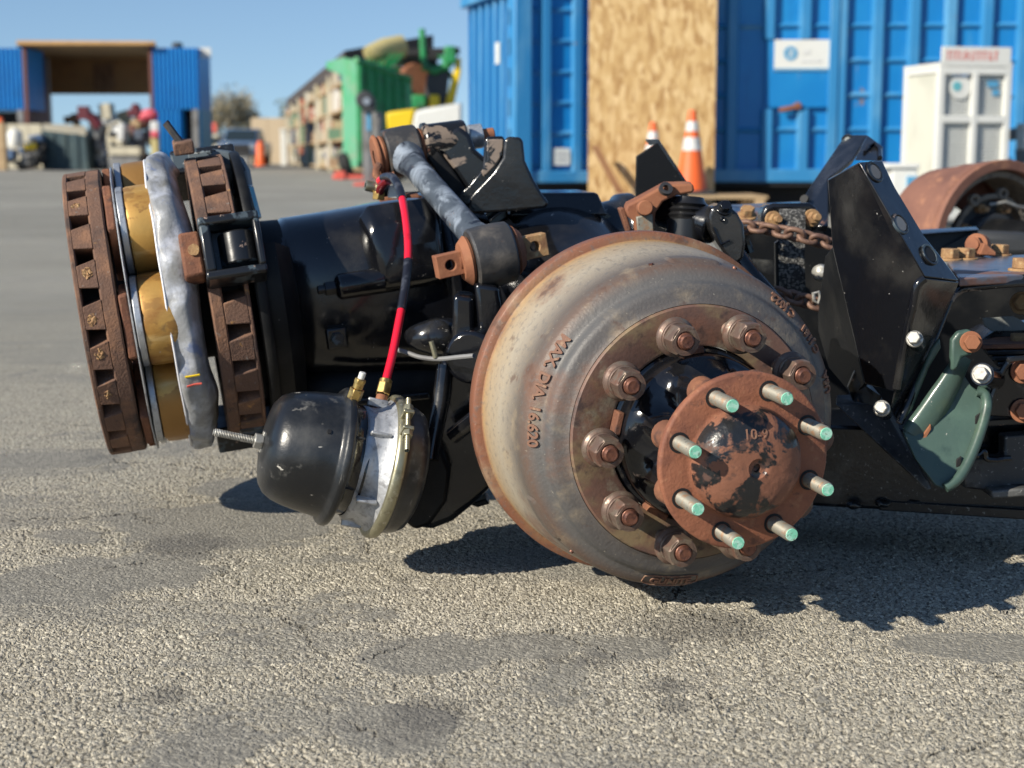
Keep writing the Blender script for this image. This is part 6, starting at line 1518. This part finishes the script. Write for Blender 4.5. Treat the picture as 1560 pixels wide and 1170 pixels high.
tree('low olive bush-like tree at the right of the pickup truck', G(380, 98, 0), 2.3, .9, 1.4, 1200, 'leaf_green', 5, .1)
tree('small grey-green tree above the tan wall', G(450, 104, 0), 4.1, 1.5, 1.6, 1700, 'leaf_green', 9)
tree('thin brown tree left of the big brownish tree', G(322, 101, 0), 3.7, 1.1, 2, 900, 'leaf_brown', 12)

# green hook-lift skip with scrap on top, yellow hood, tyre-changer post
DG = 38.0
gs = thing('scrap_skip', 'green and yellow-spotted steel skip heaped with scrap, left of the blue container', 'skip', G(590, DG, 0))
A_, B_ = G(523, DG), G(545, DG - .6); C_, D_ = G(545, DG - .6), G(626, DG + 1.4)
def gwall(p, q, zt0, zt1, zb0, zb1, nm, mk):
    return build(MB().plate([p + Vector((0, 0, zb0)), q + Vector((0, 0, zb1)), q + Vector((0, 0, zt1)), p + Vector((0, 0, zt0))], (.04, .08, 0)), nm, M[mk], gs, world=True, bevel=.01)
gwall(A_, B_, gz(92, DG), gz(98, DG), .28, .28, 'end_wall', 'green_pale')
gwall(C_, D_, gz(98, DG), gz(124, DG + 1.4), .28, .5, 'side_wall', 'green')
gwall(G(500, DG + .8), A_, gz(96, DG), gz(92, DG), gz(106, DG), gz(118, DG), 'tail_flap', 'green_pale')
for i in range(6):
    p = C_.lerp(D_, (i + .3) / 6)
    zt = gz(98, DG) + (gz(124, DG + 1.4) - gz(98, DG)) * (i + .3) / 6
    build(MB().box((p.x, p.y - .05, (zt + .4) / 2), (.12, .1, zt - .4)), 'side_rib', M['green'], gs, world=True, bevel=.02)
build(MB().tube([C_ + Vector((0, -.03, gz(98, DG))), D_ + Vector((0, -.03, gz(124, DG + 1.4)))], .08, 8), 'top_rail', M['green'], gs, world=True)
for (x, d) in ((527, DG - .1), (600, DG + 1.2)):
    build(MB().cyl(.32, -.12, .12, 20, T(G(x, d).x, d, .32) @ RY(PI / 2 - .3)), 'wheel', M['tyre'], gs, world=True, bevel=.04)
build(MB().box((G(545, DG - .8).x, DG - .8, .06), (1.2, .2, .1)).box((G(519, DG - .8).x, DG - .8, .1), (.25, .3, .2)), 'red_skid', M['red_letters'], gs, world=True, bevel=.02)
sc = thing('straw_roll', 'straw coloured canvas roll lying on top of the green skip', 'canvas roll', P(585, 80, DG + 1.5))
sm_ = MB().tube([P(563, 84, DG + 1), P(585, 74, DG + 1.4), P(611, 70, DG + 1.8)], .26, 14, rs=[.2, .28, .27]).jit(.06, 2)
build(sm_, 'roll', M['straw'], sc, world=True, smooth=80); build(MB().ring(.28, .12, -.05, .05, 18, frame(P(611, 71, DG + 1.8), (1, .3, .1))), 'roll_end', M['straw'], sc, world=True)
gr = thing('green_rack', 'green slatted rack sticking up beside the straw roll', 'rack', P(575, 100, DG + 1))
for i in range(7):
    build(MB().tube([P(556 + i * 7, 100, DG + .9), P(566 + i * 8, 82, DG + 1.2)], .03, 6), 'slat', M['green'], gr, world=True)
build(MB().tube([P(552, 100, DG + .9), P(610, 106, DG + 1.2)], .05, 6), 'rail', M['green'], gr, world=True)
gm = thing('green_machine', 'green farm machine with an upright pipe and rusty round parts behind the yellow hood', 'machine', G(660, 40.5, 0))
dM = 40.5
def mpx(pts): return [P(x, y, dM) for x, y in pts]
build(MB().tube(mpx([(643, 44), (644, 70), (646, 96), (655, 104)]), .085, 10), 'exhaust_pipe', M['green'], gm, world=True)
build(MB().tube(mpx([(644, 100), (662, 108), (680, 100), (692, 88)]), .12, 10), 'green_arm', M['green'], gm, world=True)
build(MB().box(tuple(P(686, 84, dM)), (.3, .3, .45)), 'green_cap', M['green'], gm, world=True, bevel=.05)
build(MB().cyl(.45, -.2, .2, 24, T(*P(632, 122, dM + .4)) @ RX(PI / 2) @ RY(.4)), 'rusty_wheel', M['rust_orange'], gm, world=True, bevel=.05)
build(MB().ring(.58, .48, -.15, .15, 28, T(*P(626, 116, dM + .5)) @ RX(PI / 2) @ RY(.3)), 'wheel_ring', M['mid_grey'], gm, world=True, bevel=.03)
build(MB().plate(mpx([(650, 112), (684, 108), (678, 165), (645, 165)]), (0, .6, 0)), 'dark_panel', M['dark_grey'], gm, world=True, bevel=.04)
build(MB().plate(mpx([(676, 165), (697, 86), (702, 88), (702, 110), (690, 165)]), (0, .2, 0)), 'yellow_brace', M['yellow'], gm, world=True, bevel=.03)
build(MB().plate(mpx([(555, 76), (700, 72), (700, 82), (556, 86)]), (0, .3, 0)), 'top_beam', M['skid'], gm, world=True)
build(MB().box(tuple(P(662, 155, dM - .2)), (.25, .3, .35)), 'yellow_box', M['yellow'], gm, world=True, bevel=.04)
build(MB().tube(mpx([(604, 130), (640, 166)]), .035, 6).tube(mpx([(612, 165), (612, 128)]), .06, 6), 'stay', M['mid_grey'], gm, world=True)
build(MB().box(tuple(P(604, 92, dM + .8)), (.5, .4, .25)).box(tuple(P(632, 92, dM + .8)), (.7, .4, .2)), 'scrap_plate', M['mid_grey'], gm, world=True, bevel=.04)
build(MB().box(tuple(P(600, 150, dM + .2)), (.6, .5, .7)).box(tuple(P(638, 155, dM)), (.4, .3, .35)), 'green_body', M['green'], gm, world=True, bevel=.05)
build(MB().plate(mpx([(585, 170), (700, 160), (700, 250), (585, 250)]), (0, .4, 0)), 'frame', M['dark_grey'], gm, world=True)
rs_ = random.Random(21)
for k in range(34):
    x0_, y0_ = rs_.uniform(560, 690), rs_.uniform(84, 160); dd_ = dM + rs_.uniform(.3, 1.6)
    mk = ('green', 'mid_grey', 'dark_grey', 'rust_orange', 'green', 'green_pale', 'straw', 'skid')[k % 8]
    if k % 2: m_ = MB().tube([P(x0_, y0_, dd_), P(x0_ + rs_.uniform(-26, 26), y0_ + rs_.uniform(-22, 22), dd_ + .2)], rs_.uniform(.03, .08), 6); nm_ = 'pipe'
    else: m_ = MB().box((0, 0, 0), (rs_.uniform(.15, .5), .1, rs_.uniform(.1, .35)), T(*P(x0_, y0_, dd_)) @ RY(rs_.uniform(-1, 1)) @ RZ(rs_.uniform(-.6, .6))); nm_ = 'scrap_plate'
    build(m_, nm_, M[mk], gm, world=True)
yh = thing('truck_hood', 'yellow and white truck hood in front of the green machine', 'truck hood', G(645, 33, 0))
dH = 33.0
build(MB().loft([[P(588, 172, dH), P(632, 166, dH), P(626, 200, dH), P(590, 198, dH)], [P(596, 170, dH + 1.2), P(640, 164, dH + 1.2), P(634, 200, dH + 1.2), P(598, 198, dH + 1.2)]]), 'yellow_side', M['yellow'], yh, world=True, bevel=.04)
build(MB().loft([[P(632.5, 170, dH), P(702, 158, dH), P(702, 256, dH), P(622, 256, dH), P(626.5, 200, dH)], [P(642, 166, dH + 1.2), P(704, 156, dH + 1.2), P(704, 256, dH + 1.2), P(634, 256, dH + 1.2), P(636, 200, dH + 1.2)]]), 'white_side', M['white_paint'], yh, world=True, bevel=.04)
for x in (600, 690): build(MB().cyl(.45, -.15, .15, 22, T(G(x, dH + .5).x, dH + .5, .45) @ RX(PI / 2)), 'wheel', M['tyre'], yh, world=True, bevel=.05)
pt_ = thing('tyre_machine', 'grey upright machine on a post in front of the green skip', 'machine', G(563, 30, 0))
dT = 30.0
wbox('post', 553, 566, 170, 278, dT, .2, 'mid_grey', pt_, .02); wbox('blue_panel', 560, 566, 172, 200, dT - .03, .03, 'sign_blue', pt_, .004); wbox('rear_post', 568, 584, 172, 275, dT + .4, .2, 'mid_grey', pt_, .02)
build(MB().cyl(.17, -.15, .15, 20, T(*P(556, 152, dT)) @ RX(PI / 2)).box(tuple(P(562, 160, dT)), (.24, .3, .28)), 'head', M['dark_grey'], pt_, world=True, bevel=.03)
build(MB().cyl(.07, -.2, -.15, 16, T(*P(560, 155, dT)) @ RX(-PI / 2)), 'dial', M['chrome'], pt_, world=True)
build(MB().box((G(560, dT).x, dT, .03), (.5, .5, .06)), 'base', M['red_letters'], pt_, world=True, bevel=.01)
